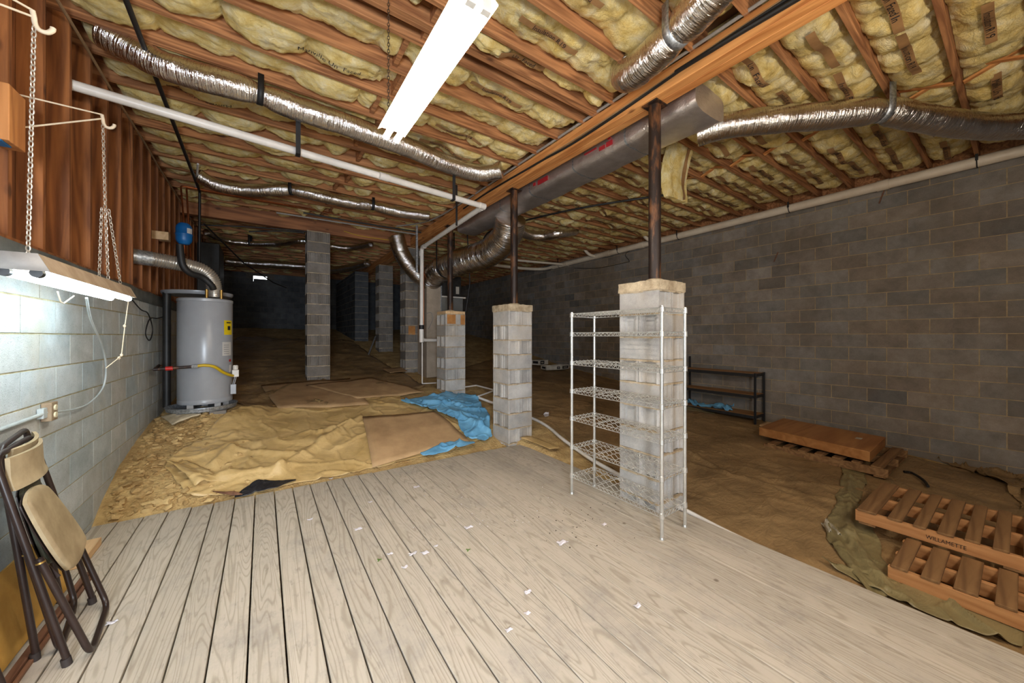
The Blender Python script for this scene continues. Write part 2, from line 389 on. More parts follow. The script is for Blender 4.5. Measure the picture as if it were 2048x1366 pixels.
    def build(s, name, mats, parent=None, bevel=0, sharp=40, solid=0, subd=0):
        if not isinstance(mats, (list, tuple)): mats = [mats]
        lo = Vector([min(p[i] for p in s.v) for i in range(3)]); hi = Vector([max(p[i] for p in s.v) for i in range(3)])
        o = Vector(((lo.x + hi.x) / 2, (lo.y + hi.y) / 2, lo.z))
        me = D.meshes.new(name)
        me.from_pydata([p - o for p in s.v], [], s.f); 
        for m in mats: me.materials.append(M[m] if isinstance(m, str) else m)
        me.polygons.foreach_set('material_index', s.mi); me.polygons.foreach_set('use_smooth', s.sm)
        if any(u for u in s.uv):
            ul = me.uv_layers.new(name='UVMap')
            for p, u in zip(me.polygons, s.uv):
                if u:
                    for k, li in enumerate(p.loop_indices): ul.data[li].uv = u[k]
        if any(r != 0.5 for r in s.rnd):
            at = me.attributes.new('rnd', 'FLOAT_COLOR', 'FACE')
            vals = []
            for r in s.rnd:
                if isinstance(r, tuple): vals += [r[0], r[1], r[2], 1]
                else: vals += [r, r, r, 1]
            at.data.foreach_set('color', vals)
        else:
            at = me.attributes.new('rnd', 'FLOAT_COLOR', 'FACE'); at.data.foreach_set('color', [0.5, 0.5, 0.5, 1] * len(s.f))
        me.update()
        try: me.set_sharp_from_angle(angle=math.radians(sharp))
        except Exception: pass
        ob = D.objects.new(name, me); COL.objects.link(ob)
        if parent is not None:
            ob.parent = parent; ob.location = o - WORLD[parent.name]
        else: ob.location = o
        WORLD[ob.name] = o
        if solid:
            md = ob.modifiers.new('solid', 'SOLIDIFY'); md.thickness = solid; md.offset = 0
        if bevel:
            md = ob.modifiers.new('bevel', 'BEVEL'); md.width = bevel; md.segments = 2; md.limit_method = 'ANGLE'; md.angle_limit = math.radians(35)
        if subd:
            md = ob.modifiers.new('subd', 'SUBSURF'); md.levels = subd; md.render_levels = subd
        return ob
WORLD = {}
def empty(name, loc, label, cat, group=None):
    o = D.objects.new(name, None); COL.objects.link(o); o.location = loc; o.empty_display_size = 0.1
    WORLD[o.name] = Vector(loc); return tag(o, label, cat, group)
def tag(o, label, cat, group=None, kind=None):
    o['label'] = label; o['category'] = cat
    if group: o['group'] = group
    if kind: o['kind'] = kind
    return o
def struct(o, label=None):
    o['kind'] = 'structure'
    if label: o['label'] = label
    return o
def sp(o, label): o['label'] = label; return o
def smooth_path(pts, k=8):
    P = [Vector(p) for p in pts]; out = []
    for i in range(len(P) - 1):
        p0 = P[max(i - 1, 0)]; p1 = P[i]; p2 = P[i + 1]; p3 = P[min(i + 2, len(P) - 1)]
        for j in range(k):
            t = j / k
            out.append(0.5 * ((2 * p1) + (p2 - p0) * t + (2 * p0 - 5 * p1 + 4 * p2 - p3) * t * t + (3 * p1 - p0 - 3 * p2 + p3) * t ** 3))
    out.append(P[-1]); return out
def fillet(pts, r, k=6):
    P = [Vector(p) for p in pts]; out = [P[0]]
    for i in range(1, len(P) - 1):
        a = (P[i - 1] - P[i]); b = (P[i + 1] - P[i]); q = min(r, a.length * .45, b.length * .45)
        A = P[i] + a.normalized() * q; B = P[i] + b.normalized() * q
        for j in range(k + 1):
            t = j / k; out.append((1 - t) ** 2 * A + 2 * t * (1 - t) * P[i] + t * t * B)
    out.append(P[-1]); return out
_txt = {}
def text_mesh(body):
    if body in _txt: return _txt[body]
    c = D.curves.new('lettering', 'FONT'); c.body = body; c.size = 1.0; c.resolution_u = 2
    o = D.objects.new('lettering', c); COL.objects.link(o)
    dg = bpy.context.evaluated_depsgraph_get(); dg.update()
    me = D.meshes.new_from_object(o.evaluated_get(dg))
    vs = [tuple(v.co) for v in me.vertices]; fs = [tuple(p.vertices) for p in me.polygons]
    D.objects.remove(o); D.curves.remove(c); D.meshes.remove(me)
    w = max(v[0] for v in vs) if vs else 1
    _txt[body] = (vs, fs, w); return _txt[body]

# ------------------------------------------------------------------ ground height
XL, XR = -1.08, 7.37
JB, JH, SUBZ = 3.70, 0.235, 3.935
WALLP = [(-4, -.25), (3.7, -.24), (4.0, -.10), (4.13, -.01), (4.34, .11), (4.78, .27), (5.3, .37), (6, .43), (7.9, .60), (8.2, .62), (10.6, 1.0), (12, 1.31), (15.8, 1.76)]
MIDP = [(-4, -.25), (3.6, -.24), (3.98, -.08), (4.15, -.01), (4.5, .09), (5.0, .21), (5.96, .41), (7.93, .61), (8.2, .62), (10.6, 1.0), (12, 1.31), (15.8, 1.76)]
RIGP = [(-4, -.24), (.55, -.215), (1.0, -.175), (2.6, -.06), (4.0, .08), (6, .36), (8, .59), (10.6, 1.0), (12, 1.31), (15.8, 1.76)]
def G(x, y):
    l = lerp(pw(WALLP, y), pw(MIDP, y), sm((x + 1.0) / 1.7))
    r = pw(RIGP, y)
    z = lerp(l, r, sm((x - 2.70) / 0.25))
    hz = .535 - z
    if hz > 0: z += hz * math.exp(-(((x + .5) / .55) ** 2 + ((y - 5.95) / .55) ** 2) ** 2)
    return z
def GN(x, y):
    amp = 0.018 if y > 4 else 0.012
    n = N(x * 1.3, y * 1.3, 3.1) * amp * 1.6 + N(x * 4, y * 4, 1.1) * amp * 0.7
    if x < 0 and y > 4.1: n += abs(N(x * 9, y * 9, 5)) * 0.02
    return G(x, y) + n

# ------------------------------------------------------------------ setting
def ground():
    b = MB(); nx, ny = 130, 230
    def fn(u, v):
        x = lerp(XL, XR, u); y = lerp(-1.2, 15.7, v ** 1.15); return (x, y, GN(x, y))
    b.grid(nx, ny, fn)
    return struct(b.build('floor', 'dirt', sharp=180), 'bare tan dirt floor rising toward the back of the basement')
ground()

def block_wall(name, axis, pos, a0, a1, z0, z1, nrm, mats, label, ch=0.2, bl=0.406, phase=0.0, skip=None, tint=None, zof=0.0, thick=0.19, vary=1.0):
    """a wall of single blocks standing proud of their mortar; axis = the direction it runs"""
    b = MB(); g = 0.005
    def P(a, d, z): return (pos + nrm * d, a, z) if axis == 'Y' else (a, pos + nrm * d, z)
    def slab(A0, A1, Z0, Z1, d0, d1, mi):
        p, q = P(A0, d0, Z0), P(A1, d1, Z1)
        b.bb([min(p[i], q[i]) for i in range(3)], [max(p[i], q[i]) for i in range(3)], mi)
    row = 0; z = z0 + zof
    rr = random.Random(sum(ord(c) for c in name))
    while z < z1 - 0.01:
        zt = min(z + ch, z1); a = a0 - (bl / 2 if row % 2 else 0) - phase
        while a < a1:
            p, q = max(a, a0), min(a + bl, a1)
            if q - p > 0.03 and not (skip and skip(p, q, z, zt)):
                t = rr.uniform(-.10, .10)
                if rr.random() < .14: t += rr.choice((-.10, .09))
                t = .5 + t * vary
                w = rr.uniform(-.02, .05) if tint else 0
                b.cr = (t + w, t, t - w); slab(p + g, q - g, z + g, zt - g, 0, -0.03, 0); b.cr = 0.5
            a += bl
        z += ch; row += 1
    if skip is None:
        slab(a0, a1, z0, z1, -0.004, -thick, 1)
    else:
        return b, slab
    return struct(b.build(name, mats), label)

block_wall('wall_left', 'Y', XL, -1.2, 15.6, -0.38, 1.95, 1, ['block_left', 'mortar_left'], 'pale concrete block lower left wall', ch=.207, bl=.408, phase=.37, tint=1, vary=.5)
block_wall('wall_right', 'Y', XR, -1.2, 15.6, -0.45, 3.70, -1, ['block_right', 'mortar_right'], 'grey concrete block right wall', phase=.1, tint=1, zof=-.05, vary=.85)

def back_wall():
    def skip(p, q, z, zt): return q > -0.28 and p < 0.14 and z > 3.35 and z < 3.62
    b, slab = block_wall('wall_back', 'X', 15.55, XL, XR, 0.9, 3.70, -1, None, None, skip=skip, zof=.0)
    slab(XL, -0.27, .9, 3.7, -.004, -.19, 1); slab(0.13, XR, .9, 3.7, -.004, -.19, 1)
    slab(-0.27, 0.13, .9, 3.40, -.004, -.19, 1); slab(-0.27, 0.13, 3.60, 3.7, -.004, -.19, 1)
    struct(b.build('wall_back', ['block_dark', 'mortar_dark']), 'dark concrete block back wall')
back_wall()
w = MB(); w.bb((-0.27, 15.60, 3.40), (0.13, 15.62, 3.60)); win = struct(w.build('window_1', 'daylight'), 'small bright foundation vent high in the dark back wall')
w = MB(); w.bb((-0.28, 15.56, 3.555), (0.14, 15.58, 3.566)); w.build('vent_bar', 'steel_black', win)

def rear():
    # the wall behind the camera with its open doorway
    def skip(p, q, z, zt): return q > -0.98 and p < -0.12 and z < 2.1
    b, slab = block_wall('wall_front', 'X', -1.25, XL, XR, -.25, 3.70, 1, None, None, skip=skip)
    slab(XL, -0.97, -.25, 3.7, -.004, -.19, 1); slab(-0.13, XR, -.25, 3.7, -.004, -.19, 1); slab(-.97, -.13, 2.1, 3.7, -.004, -.19, 1)
    struct(b.build('wall_front', ['block_right', 'mortar']), 'block wall with an open doorway')
rear()
def partition():
    b, slab = block_wall('wall_partition', 'Y', 2.37, 12.0, 15.5, 1.0, 3.5, -1, None, None, skip=lambda *a: False)
    slab(12.01, 15.5, 1.0, 3.5, -.004, -.40, 1)
    for i in range(13):
        z = 1.0 + i * .2; b.bb((2.37, 11.99, z + .005), (2.77, 12.03, min(z + .195, 3.5)), 0)
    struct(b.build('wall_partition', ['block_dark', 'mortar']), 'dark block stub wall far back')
partition()

# upper left wall: studs over board sheathing, on a sill
def left_framing():
    b = MB()
    y = -1.2
    while y < 15.5:
        b.cr = 0.5 + R.uniform(-.12, .12); b.bb((-1.235, y + .002, 1.99), (-1.205, min(y + .19, 15.5), SUBZ)); y += .19
    w = struct(b.build('wall_left_upper', 'sheath'), 'brown board sheathing above the left block wall')
    s = MB(); y = 3.08 - .367 * 11
    ys = []
    while y < 15.4: ys.append(y); y += .367
    for i, y in enumerate(ys):
        s = MB(); s.cr = 0.5 + R.uniform(-.12, .12); s.bb((-1.203, y - .019, 1.995), (-1.10, y + .019, JB)); s.build('wall_stud', 'stud', w)
    p = MB(); p.bb((-1.205, -1.2, 1.953), (-1.09, 15.5, 1.993)); p.build('sill_plate', 'stud', w)
    f = MB(); 
    def fl(u, v):
        yy = lerp(1.0, 9.0, u); return (-1.072 + .006 * N(yy * 3, 2), yy, 1.845 + v * (.125 + .012 * N(yy * 2.1, 9)))
    f.grid(90, 2, fl); f.build('sill_flashing', 'flash', w, solid=.006)
left_framing()

# ceiling: subfloor, joists
b = MB(); b.bb((-1.24, -1.4, SUBZ), (XR + .2, 15.7, SUBZ + .03)); struct(b.build('ceiling', 'ply'), 'plywood subfloor above the joists')
b = MB(); b.bb((XR - .002, -1.4, 3.701), (XR + .04, 15.7, SUBZ)); struct(b.build('trim_1', 'joist'), 'timber rim board above the right wall')
b = MB(); b.bb((-1.2, 15.55, 3.701), (XR, 15.6, SUBZ)); b.bb((-1.2, -1.3, 3.701), (XR, -1.26, SUBZ)); struct(b.build('trim_2', 'joist'), 'timber rim board above the back wall')
JY = [0.335 + .3852 * k for k in range(-4, 40)]
JT = 0.038
def joist(x0, x1, y):
    b = MB(); b.cr = 0.5 + R.uniform(-.1, .1); b.bb((x0, y - JT / 2, JB), (x1, y + JT / 2, SUBZ))
    return struct(b.build('ceiling_joist', 'joist', bevel=.003), 'brown timber ceiling joist')
for y in JY:
    joist(-1.203, 2.84, y); joist(2.842, XR, y)
joist(-1.203, 2.84, 2.46); joist(-1.203, 2.84, 2.50)
b = MB(); b.bb((2.76, -1.2, 3.525), (2.85, 8.0, JB)); b.bb((2.852, -1.2, 3.525), (2.94, 8.0, JB)); 
struct(b.build('ceiling_beam', 'beam', bevel=.004), 'long orange timber beam on steel posts')
b = MB(); b.bb((2.76, 8.02, 3.525), (2.94, 15.5, JB)); struct(b.build('ceiling_beam', 'beam', bevel=.004), 'far run of the main timber beam')
b = MB(); b.bb((-1.20, 7.93, 3.50), (2.74, 8.07, JB)); b.bb((-1.2, 7.93, JB), (2.74, 7.97, 3.86))
struct(b.build('ceiling_beam', 'xbeam', bevel=.004), 'dark cross beam over the block pier')
# solid blocking between left joists, crossed bridging between right joists
for i, y in enumerate(JY):
    if 1.5 < y < 7.3:
        x = 0.98 + (0.05 if i % 2 else -.05); b = MB(); b.bb((x - .045, y + JT / 2, JB + .02), (x - .005, y + .385 - JT / 2, SUBZ - .02))
        struct(b.build('joist_blocking', 'joist', bevel=.003), 'short timber block between left joists')
    if -0.6 < y < 3.6:
        x = 5.05
        b = MB()
        b.bar((x, y + .025, JB + .02), (x, y + .36, JB + .14), .018, .045, (1, 0, 0)); b.bar((x + .05, y + .025, JB + .14), (x + .05, y + .36, JB + .02), .018, .045, (1, 0, 0))
        struct(b.build('joist_bridging', 'beam'), 'crossed wooden bridging between right joists')

# ------------------------------------------------------------------ insulation batts
def batt(x0, x1, ya, yb, seed, left, gap=None):
    rr = random.Random(seed); xs = [x0]
    while xs[-1] < x1 - .22: xs.append(min(x1, xs[-1] + (rr.uniform(.25, .62) if left else rr.uniform(.2, .5))))
    xs[-1] = x1
    if x1 - xs[-2] < .2 and len(xs) > 2: xs.pop(-2)
    sag = [rr.uniform(.045, .135) if left else rr.uniform(.045, .125) for _ in xs]
    tw = [rr.uniform(-.035, .035) for _ in xs]
    base = JB + (.135 if left else .115)
    def surf(x, t):
        i = 0
        while i < len(xs) - 2 and x > xs[i + 1]: i += 1
        s = (x - xs[i]) / (xs[i + 1] - xs[i]); s = max(0, min(1, s))
        bul = max(0, math.sin(PI * s)) ** 0.42
        if not left: bul *= 1.0 - .25 * s
        e = abs(2 * t - 1); crs = (1 - e ** 3.2)
        z = base - bul * (sag[i] * (.45 + .55 * crs)) - .03 * crs + tw[i] * (t - .5) * bul
        z += .022 * N(x * 5, t * 1.5, seed) + .02 * N(x * 12, t * 5, seed + 7) + .014 * N(x * 26, t * 11, seed)
        z += .045 * N(x * 2.6, 0.4 if t < .5 else 8.2, seed * 1.7) * e
        z -= .02 * abs(N(x * 7, t * 3 + seed, 2.2))
        q_ = .085 * math.exp(-((x - (.96 if left else 5.07)) / .075) ** 4)
        return max(z, JB - .06) + q_
    def carrier(x, t):
        return sum(surf(x + dx, min(1, max(0, t + dt))) for dx in (-.075, -.035, 0, .035, .075) for dt in (-.12, 0, .12)) / 15 - .028
    surf.carrier = carrier
    return surf
def add_text(surf, body, x, t, y0, y1, size, parent, name='printed_word', flip=False, strip=True):
    if ' ' in body or '-' in body:
        Wd = text_mesh(body)[2] * size; xx = x
        ws = body.replace('-', '- ').split(' ')
        for wd in (reversed(ws) if flip else ws):
            ww = text_mesh(wd)[2] * size; add_text(surf, wd.rstrip('-') if wd != '-' else wd, xx, t, y0, y1, size, parent, name, flip); xx += ww + (.02 if wd.endswith('-') else .3 * size)
        return
    vs, fs, w = text_mesh(body); b = MB(); Wd = w * size
    pts = []
    for v in vs:
        u, q = v[0] * size, (v[1] - .35) * size
        xx = x + u if not flip else x + Wd - u
        yy = lerp(y0, y1, t) - q if not flip else lerp(y0, y1, t) + q
        pts.append((xx, yy, surf.carrier(xx, (yy - y0) / (y1 - y0)) - .004))
    b.add(pts, fs); b.build(name, 'ink', parent)
def add_strip(surf, xa, xb, t, y0, y1, parent, hw=.028):
    s = MB(); n = max(4, int((xb - xa) / .03))
    def fn(u, v):
        xx = lerp(xa, xb, u); yy = lerp(y0, y1, t) + (v - .5) * 2 * hw + .006 * N(xx * 3, 1)
        return (xx, yy, surf.carrier(xx, (yy - y0) / (y1 - y0)))
    s.grid(n, 2, fn); s.build('paper_strip', 'kraft', parent)
ORD = ['nearest', 'second', 'third', 'fourth', 'fifth', 'sixth', 'seventh', 'eighth', 'ninth', 'tenth', 'eleventh', 'twelfth']
def insulate():
    for side in ('left', 'right'):
        k = 0
        for i, y in enumerate(JY[:-1]):
            ya, yb = y + JT / 2 + .002, JY[i + 1] - JT / 2 - .002
            if side == 'left' and i == JY.index(min(JY, key=lambda q: abs(q - 2.26))):
                yb = 2.438
            if side == 'left' and yb < 1.0: continue
            if yb < -.1 or y > 15.2: continue
            x0, x1 = (-1.10, 2.74) if side == 'left' else (2.96, 7.12)
            far = y > 8
            surf = batt(x0, x1, ya, yb, 100 + i * 3 + (50 if side == 'right' else 0), side == 'left')
            nx = int((x1 - x0) / (.022 if not far else .07)); nt = 16 if not far else 6
            b = MB()
            def fn(u, v):
                x = lerp(x0, x1, u); t = v
                return (x, lerp(ya, yb, t), surf(x, t))
            hole = None
            b.grid(nx, nt, fn)
            # the two long sides, so the batt has depth
            for t in (0, 1):
                b.grid(nx, 1, lambda u, v: (lerp(x0, x1, u), lerp(ya, yb, t), lerp(surf(lerp(x0, x1, u), t), SUBZ - .01, v)))
            for u in (0, 1):
                b.grid(nt, 1, lambda t, v: (lerp(x0, x1, u), lerp(ya, yb, t), lerp(surf(lerp(x0, x1, u), t), SUBZ - .01, v)))
            o = b.build('insulation_batt', 'insul', sharp=180)
            if not far and k < 12: lab = 'yellow batt %s of the beam, in the %s joist bay from the camera' % (side, ORD[k])
            elif not far: lab = 'yellow batt %s of the beam, in a bay beyond the twelfth' % side
            else: lab = 'dim yellow batt %s of the beam, in a bay far at the back' % side
            tag(o, lab, 'insulation', 'batts between the joists %s of the beam' % side)
            k += 1
            rr = random.Random(i * 7 + (1 if side == 'left' else 2))
            if y < 5.2:
                if side == 'right':
                    for (xa, bd) in ((3.35, 'Un-Faced In'), (4.15, 'Insulation R19'), (5.35, 'Manville Un-Faced'), (6.4, 'Insulation R19')):
                        xa += rr.uniform(-.25, .25); wdt = text_mesh(bd)[2] * .062
                        t = .5 + rr.uniform(-.06, .06)
                        add_strip(surf, xa - rr.uniform(.05, .25), xa + wdt + rr.uniform(.02, .2), t, ya, yb, o)
                        if rr.random() < .75 and xa + wdt < 7.05: add_text(surf, bd, xa, t, ya, yb, .062, o)
                elif rr.random() < .55:
                    xa = rr.uniform(1.2, 1.9); bd = rr.choice(['Insulation R19', 'Un-Faced', 'Manville Un-Faced'])
                    wdt = text_mesh(bd)[2] * .055
                    add_strip(surf, xa - .12, xa + wdt + .12, .42, ya, yb, o, .022)
                    add_text(surf, bd, xa, .42, ya, yb, .055, o, flip=rr.random() < .2)
                if side == 'left' and abs(y - 3.03) < .05: add_text(surf, 'Manville Un-Faced', .22, .45, ya, yb, .06, o)
                if side == 'left' and abs(y - 4.19) < .05: add_text(surf, 'Manville Un-Faced', -.7, .45, ya, yb, .06, o, flip=True)
insulate()
def hanging_batt():
    o = empty('insulation_piece', (4.07, 2.33, 3.1), 'loose yellow insulation flap hanging down beside the rusty post', 'insulation')
    b = MB()
    def side(d):
        def fn(u, v):
            x = 4.07 + (u - .5) * .40 + .012 * N(v * 4, u * 3, d); z = 3.74 - v * .64 + .02 * N(u * 5, v * 5, 2)
            y = 2.33 + .09 * math.sin(v * 2.4) + d * (.045 + .012 * N(u * 5, v * 5, 5)) * (1 - .7 * max(0, v - .9) * 10 * .5)
            return (x, y, z)
        return fn
    b.grid(14, 24, side(-1)); b.grid(14, 24, side(1))
    for u in (0, 1): b.grid(1, 24, lambda t, v: Vector(side(-1)(u, v)).lerp(Vector(side(1)(u, v)), t))
    for v in (0, 1): b.grid(14, 1, lambda u, t: Vector(side(-1)(u, v)).lerp(Vector(side(1)(u, v)), t))
    b.build('fibreglass_flap', 'insul', o, sharp=180)
    s = MB(); s.grid(2, 14, lambda u, v: Vector(side(-1)(.72 + u * .14, v * .95 + .02)) + Vector((0, -.006, 0))); s.build('paper_strip', 'kraft', o)
hanging_batt()

# ------------------------------------------------------------------ deck
def deck():
    b = MB(); p = .1468; x = -.6435 - p * 3
    while x < 2.87:
        g = .0011 + R.uniform(0, .0007) + .0022 * sm((1.6 - x) / 1.2)
        xa, xb = max(x + g, XL + .004), min(x + p - g, 2.89); yend = lerp(4.115, 3.93, (x + 1.08) / 3.9) + R.uniform(-.012, .012)
        b.cr = 0.5 + R.uniform(-.05, .05)
        segs = [(-1.2, yend)]
        if xb > 2.695: segs = [(-1.2, 1.732), (2.148, yend - .02)]
        for ya, ye in segs:
            if xa < xb - .01: b.bb((xa, ya, -.036), (xb, ye, 0))
        if xa < 2.68 and xb > 2.695: b.bb((xa, 1.732, -.036), (2.695, 2.148, 0))
        x += p
    o = struct(b.build('floor_deck', 'deck', bevel=.0025), 'weathered grey timber deck boards')
    r = MB(); r.bb((-1.07, 3.80, -.2), (2.66, 3.84, -.037)); r.bb((2.84, -1.2, -.2), (2.88, 1.7, -.037)); r.bb((2.84, 2.2, -.2), (2.88, 3.8, -.037)); r.build('deck_rim', 'trim_brown', o)
deck()

# ------------------------------------------------------------------ block piers and posts
def end_poly(L, Wd):
    """plan of one hollow block with flanged, grooved ends; long axis X, centred"""
    h, w = L / 2, Wd / 2
    e = [(-w, 0), (-w + .022, 0), (-w + .03, .02), (-w + .05, .02), (-w + .058, .034), (w - .058, .034), (w - .05, .02), (w - .03, .02), (w - .022, 0), (w, 0)]
    poly = [(h - d, y) for y, d in e] + [(-h + d, -y) for y, d in e]
    return poly
def pier(cx, cy, z0, z1, flip, label, cap, matb='block_pier', patch=None, sz=.4, group='block piers'):
    root = empty('block_pier', (cx, cy, z0), label, 'pier', group)
    b = MB(); m = MB(); z = z1; k = 0
    top = z1 - (.085 if cap == 'rough' else .055 if cap == 'wood' else 0)
    z = top
    while z > z0 + .005:
        zb = max(z - .2, z0 - .12); rot = (k % 2 == 0) == flip
        for s_ in (-1, 1):
            poly = end_poly(sz - .004, sz / 2 - .005)
            pts = []
            for (x, y) in poly:
                y += s_ * sz / 4
                if rot: x, y = -y, x
                pts.append((cx + x + R.uniform(-.001, .001), cy + y))
            t = .5 + R.uniform(-.08, .08); b.cr = (t + .01, t, t - .01)
            b.prism(pts, zb + .006, z - .005)
        z -= .2; k += 1
    b.build('blocks', matb, root, bevel=.003)
    zz = top
    while zz > z0:
        for i in range(8):
            a0 = -sz / 2 + .006
            t0, t1 = a0 + i * (sz - .012) / 8, a0 + (i + 1) * (sz - .012) / 8
            o_ = .004 - R.random() * .008
            h_ = .007 + R.random() * .006
            m.bb((cx - sz / 2 + .002 + o_ - .002, cy + t0, zz - h_), (cx - sz / 2 + .03, cy + t1, zz + .005)); m.bb((cx + t0, cy - sz / 2 + o_, zz - h_), (cx + t1, cy - sz / 2 + .03, zz + .005))
        zz -= .2
    m.bb((cx - sz / 2 + .055, cy - sz / 2 + .055, z0 - .1), (cx + sz / 2 - .055, cy + sz / 2 - .055, top - .001))
    m.build('mortar', 'mortar', root)
    if cap == 'rough':
        c = MB(); n = 10; h = sz / 2 + .006
        def cfn(u, v):
            # ring around then top
            a = u * 4; s_ = int(min(3, a)); f = a - s_
            cs = [(-h, -h), (h, -h), (h, h), (-h, h), (-h, -h)]
            x = lerp(cs[s_][0], cs[s_ + 1][0], f); y = lerp(cs[s_][1], cs[s_ + 1][1], f)
            q = min(1, v * 2); z = top + .001 + q * (z1 - top - .001)
            if v > .5:
                r_ = 1 - (v - .5) * 2; x *= r_; y *= r_
            nn = .012 * N(x * 14 + cx, y * 14 + cy, z * 18) + .006 * N(x * 40, y * 40, z * 40)
            ed = .7 if .3 < v < .6 else .45
            return (cx + x * (1 + nn * 2 * ed), cy + y * (1 + nn * 2 * ed), z + (nn * .45 if v > .45 else (0.004 * N(x * 20, y * 20) if v > 0 else 0)))
        c.grid(48, 12, cfn, smooth=True); c.build('concrete_cap', 'cap', root, sharp=25)
    elif cap == 'wood':
        c = MB(); h = sz / 2 - .005
        c.bb((cx - h, cy - h, top + .001), (cx - h + .09, cy + h, z1)); c.bb((cx - h + .092, cy - h, top + .001), (cx + h - .10, cy + h, z1)); c.bb((cx + h - .098, cy - h, top + .001), (cx + h, cy + h, z1))
        sp(c.build('cap_boards', 'wood_pale', root, bevel=.003), 'pale wooden cap')
    if patch:
        q = MB()
        for (lo, hi) in patch: q.bb(lo, hi)
        sp(q.build('clay_stain', 'orange', root), 'orange clay stained face')
    return root
P3 = (2.90, 1.94); P2 = (2.90, 4.15); P1 = (2.90, 6.16)
pier(*P3, -.12, 1.945, True, 'concrete block pier right behind the wire shelf rack, rough cap on top', 'rough')
pier(*P2, -.04, 1.90, True, 'concrete block pier with rough cap at the far right deck corner', 'rough')
pier(*P1, .37, 1.925, False, 'short block pier with wooden cap beside the furnace pipes', 'wood', patch=[((2.73, 5.9585, 1.69), (2.90, 5.962, 1.86)), ((3.0, 5.9585, 1.68), (3.09, 5.962, 1.86))])
pier(.895, 8.03, .55, 3.49, True, 'tall dim block pier standing alone under the dark cross beam', None, 'block_right')
pier(2.90, 8.36, .56, 3.52, True, 'tall block pier touching the foil furnace plenum', None, 'block_right', patch=[((2.77, 8.1585, 1.50), (2.93, 8.162, 1.70))])
pier(2.94, 10.8, .96, 3.52, True, 'tall dim block pier furthest back beside the leaning metal tube', None, 'block_right')
def post(x, y, z0, z1, label):
    root = empty('steel_post', (x, y, z0), label, 'post', 'rusty posts under the beam')
    b = MB()
    b.tube([(x, y, z0 + (z1 - z0 - .012) * i / 40) for i in range(41)], .052, 24, rf=lambda i, a, L: .052 + .0016 * N(a * 1.5, L * 5) + (.004 * max(0, N(a * 2, L * 9, 3)) if L < .5 else 0)); b.build('post_tube', 'rust', root)
    b = MB(); b.bb((x - .085, y - .075, z1 - .012), (x + .085, y + .075, z1)); b.build('top_plate', 'rust', root, bevel=.002)
    b = MB(); b.lathe([(.10, 0), (.085, .015), (.06, .03)], (x, y, z0 - .002), 14); b.build('mortar_collar', 'cap', root)
post(2.865, 1.885, 1.947, 3.524, 'rusty steel post on the pier behind the wire shelf rack')
post(2.91, 4.12, 1.902, 3.524, 'rusty steel post on the pier at the far deck corner')
post(2.88, 6.15, 1.926, 3.524, 'dark steel post on the wooden capped pier')

# ------------------------------------------------------------------ ducts
def corr(path, r, ring=.03, amp=.004, wr=.006, seed=0):
    def rf(i, a, L):
        return r + amp * math.sin(2 * PI * L / ring) * .5 + wr * N(L * 9, a * 1.2 + seed, seed) + wr * .7 * N(L * 28, a * 3, seed + 4)
    return rf
def flex(name, pts, r, label, straps=(), mat='foil', k=14, n=22, squash=None, group='flexible foil ducts', wr=.0055, ring=(.03, .0018)):
    P = smooth_path(pts, k)
    root = empty(name, P[0], label, 'duct', group)
    # resample finely
    Q = []; step = .011
    for a, b_ in zip(P, P[1:]):
        m = max(1, int((b_ - a).length / step)); Q += [a.lerp(b_, j / m) for j in range(m)]
    Q.append(P[-1])
    sx = [Vector(s_) for s_, _ in straps]
    cen = [min(range(len(Q)), key=lambda i: (Q[i] - s_).length) for s_ in sx]
    base = corr(Q, r, ring[0], ring[1], wr, len(label))
    def rf(i, a, L):
        v = base(i, a, L)
        for c_ in cen: v *= 1 - .22 * math.exp(-((i - c_) * step / .055) ** 2)
        return v
    b = MB(); b.tube(Q, r, n, rf=rf, squash=squash); b.build('duct_sleeve', mat, root, sharp=180)
    for (s_, kind), c_ in zip(straps, cen):
        t = (Q[min(c_ + 1, len(Q) - 1)] - Q[max(c_ - 1, 0)]).normalized(); q = Q[c_]; rr = r * .84
        b = MB(); hw = .022 if kind == 'black' else .03
        side = Vector((t.y, -t.x, 0)).normalized(); prof = [q - side * rr + Vector((0, 0, JB - q.z + .03))]
        for j in range(13):
            a = PI + PI * j / 12; prof.append(q + side * (math.cos(a) * rr) + Vector((0, 0, math.sin(a) * rr)))
        prof.append(q + side * rr + Vector((0, 0, JB - q.z + .03)))
        vs = []; fs = []
        for p_ in prof: vs += [p_ - t * hw, p_ + t * hw]
        fs = [(2 * j, 2 * j + 1, 2 * j + 3, 2 * j + 2) for j in range(len(prof) - 1)]
        b.add(vs, fs); b.build('hanger_strap', 'strap_black' if kind == 'black' else 'galv', root, solid=.003)
    return root
def zz(pts, z): return [onZ(x, y, zv if (zv := (p[2] if len(p) > 2 else z)) else z) for p in pts for (x, y) in [p[:2]]]
flex('flexible_duct', zz([(205, 66, 3.72), (262, 98, 3.66), (325, 130, 3.60), (400, 154), (460, 170), (520, 188, 3.60), (580, 212), (640, 232, 3.57), (700, 252), (760, 274), (820, 296), (880, 322, 3.57), (925, 338), (965, 346), (1003, 340, 3.6)], 3.58), .105,
     'long silver foil flexible duct running from the left wall past the lit ceiling fixture', [(onZ(520, 188, 3.60), 'black')])
flex('flexible_duct', zz([(398, 352, 3.66), (440, 372, 3.58), (500, 380), (583, 380, 3.62), (640, 392), (700, 405), (745, 411, 3.62), (800, 424), (857, 432, 3.6)], 3.58), .088,
     'second silver foil duct just in front of the dark cross beam', [(onZ(583, 380, 3.62), 'black'), (onZ(745, 411, 3.62), 'black')])
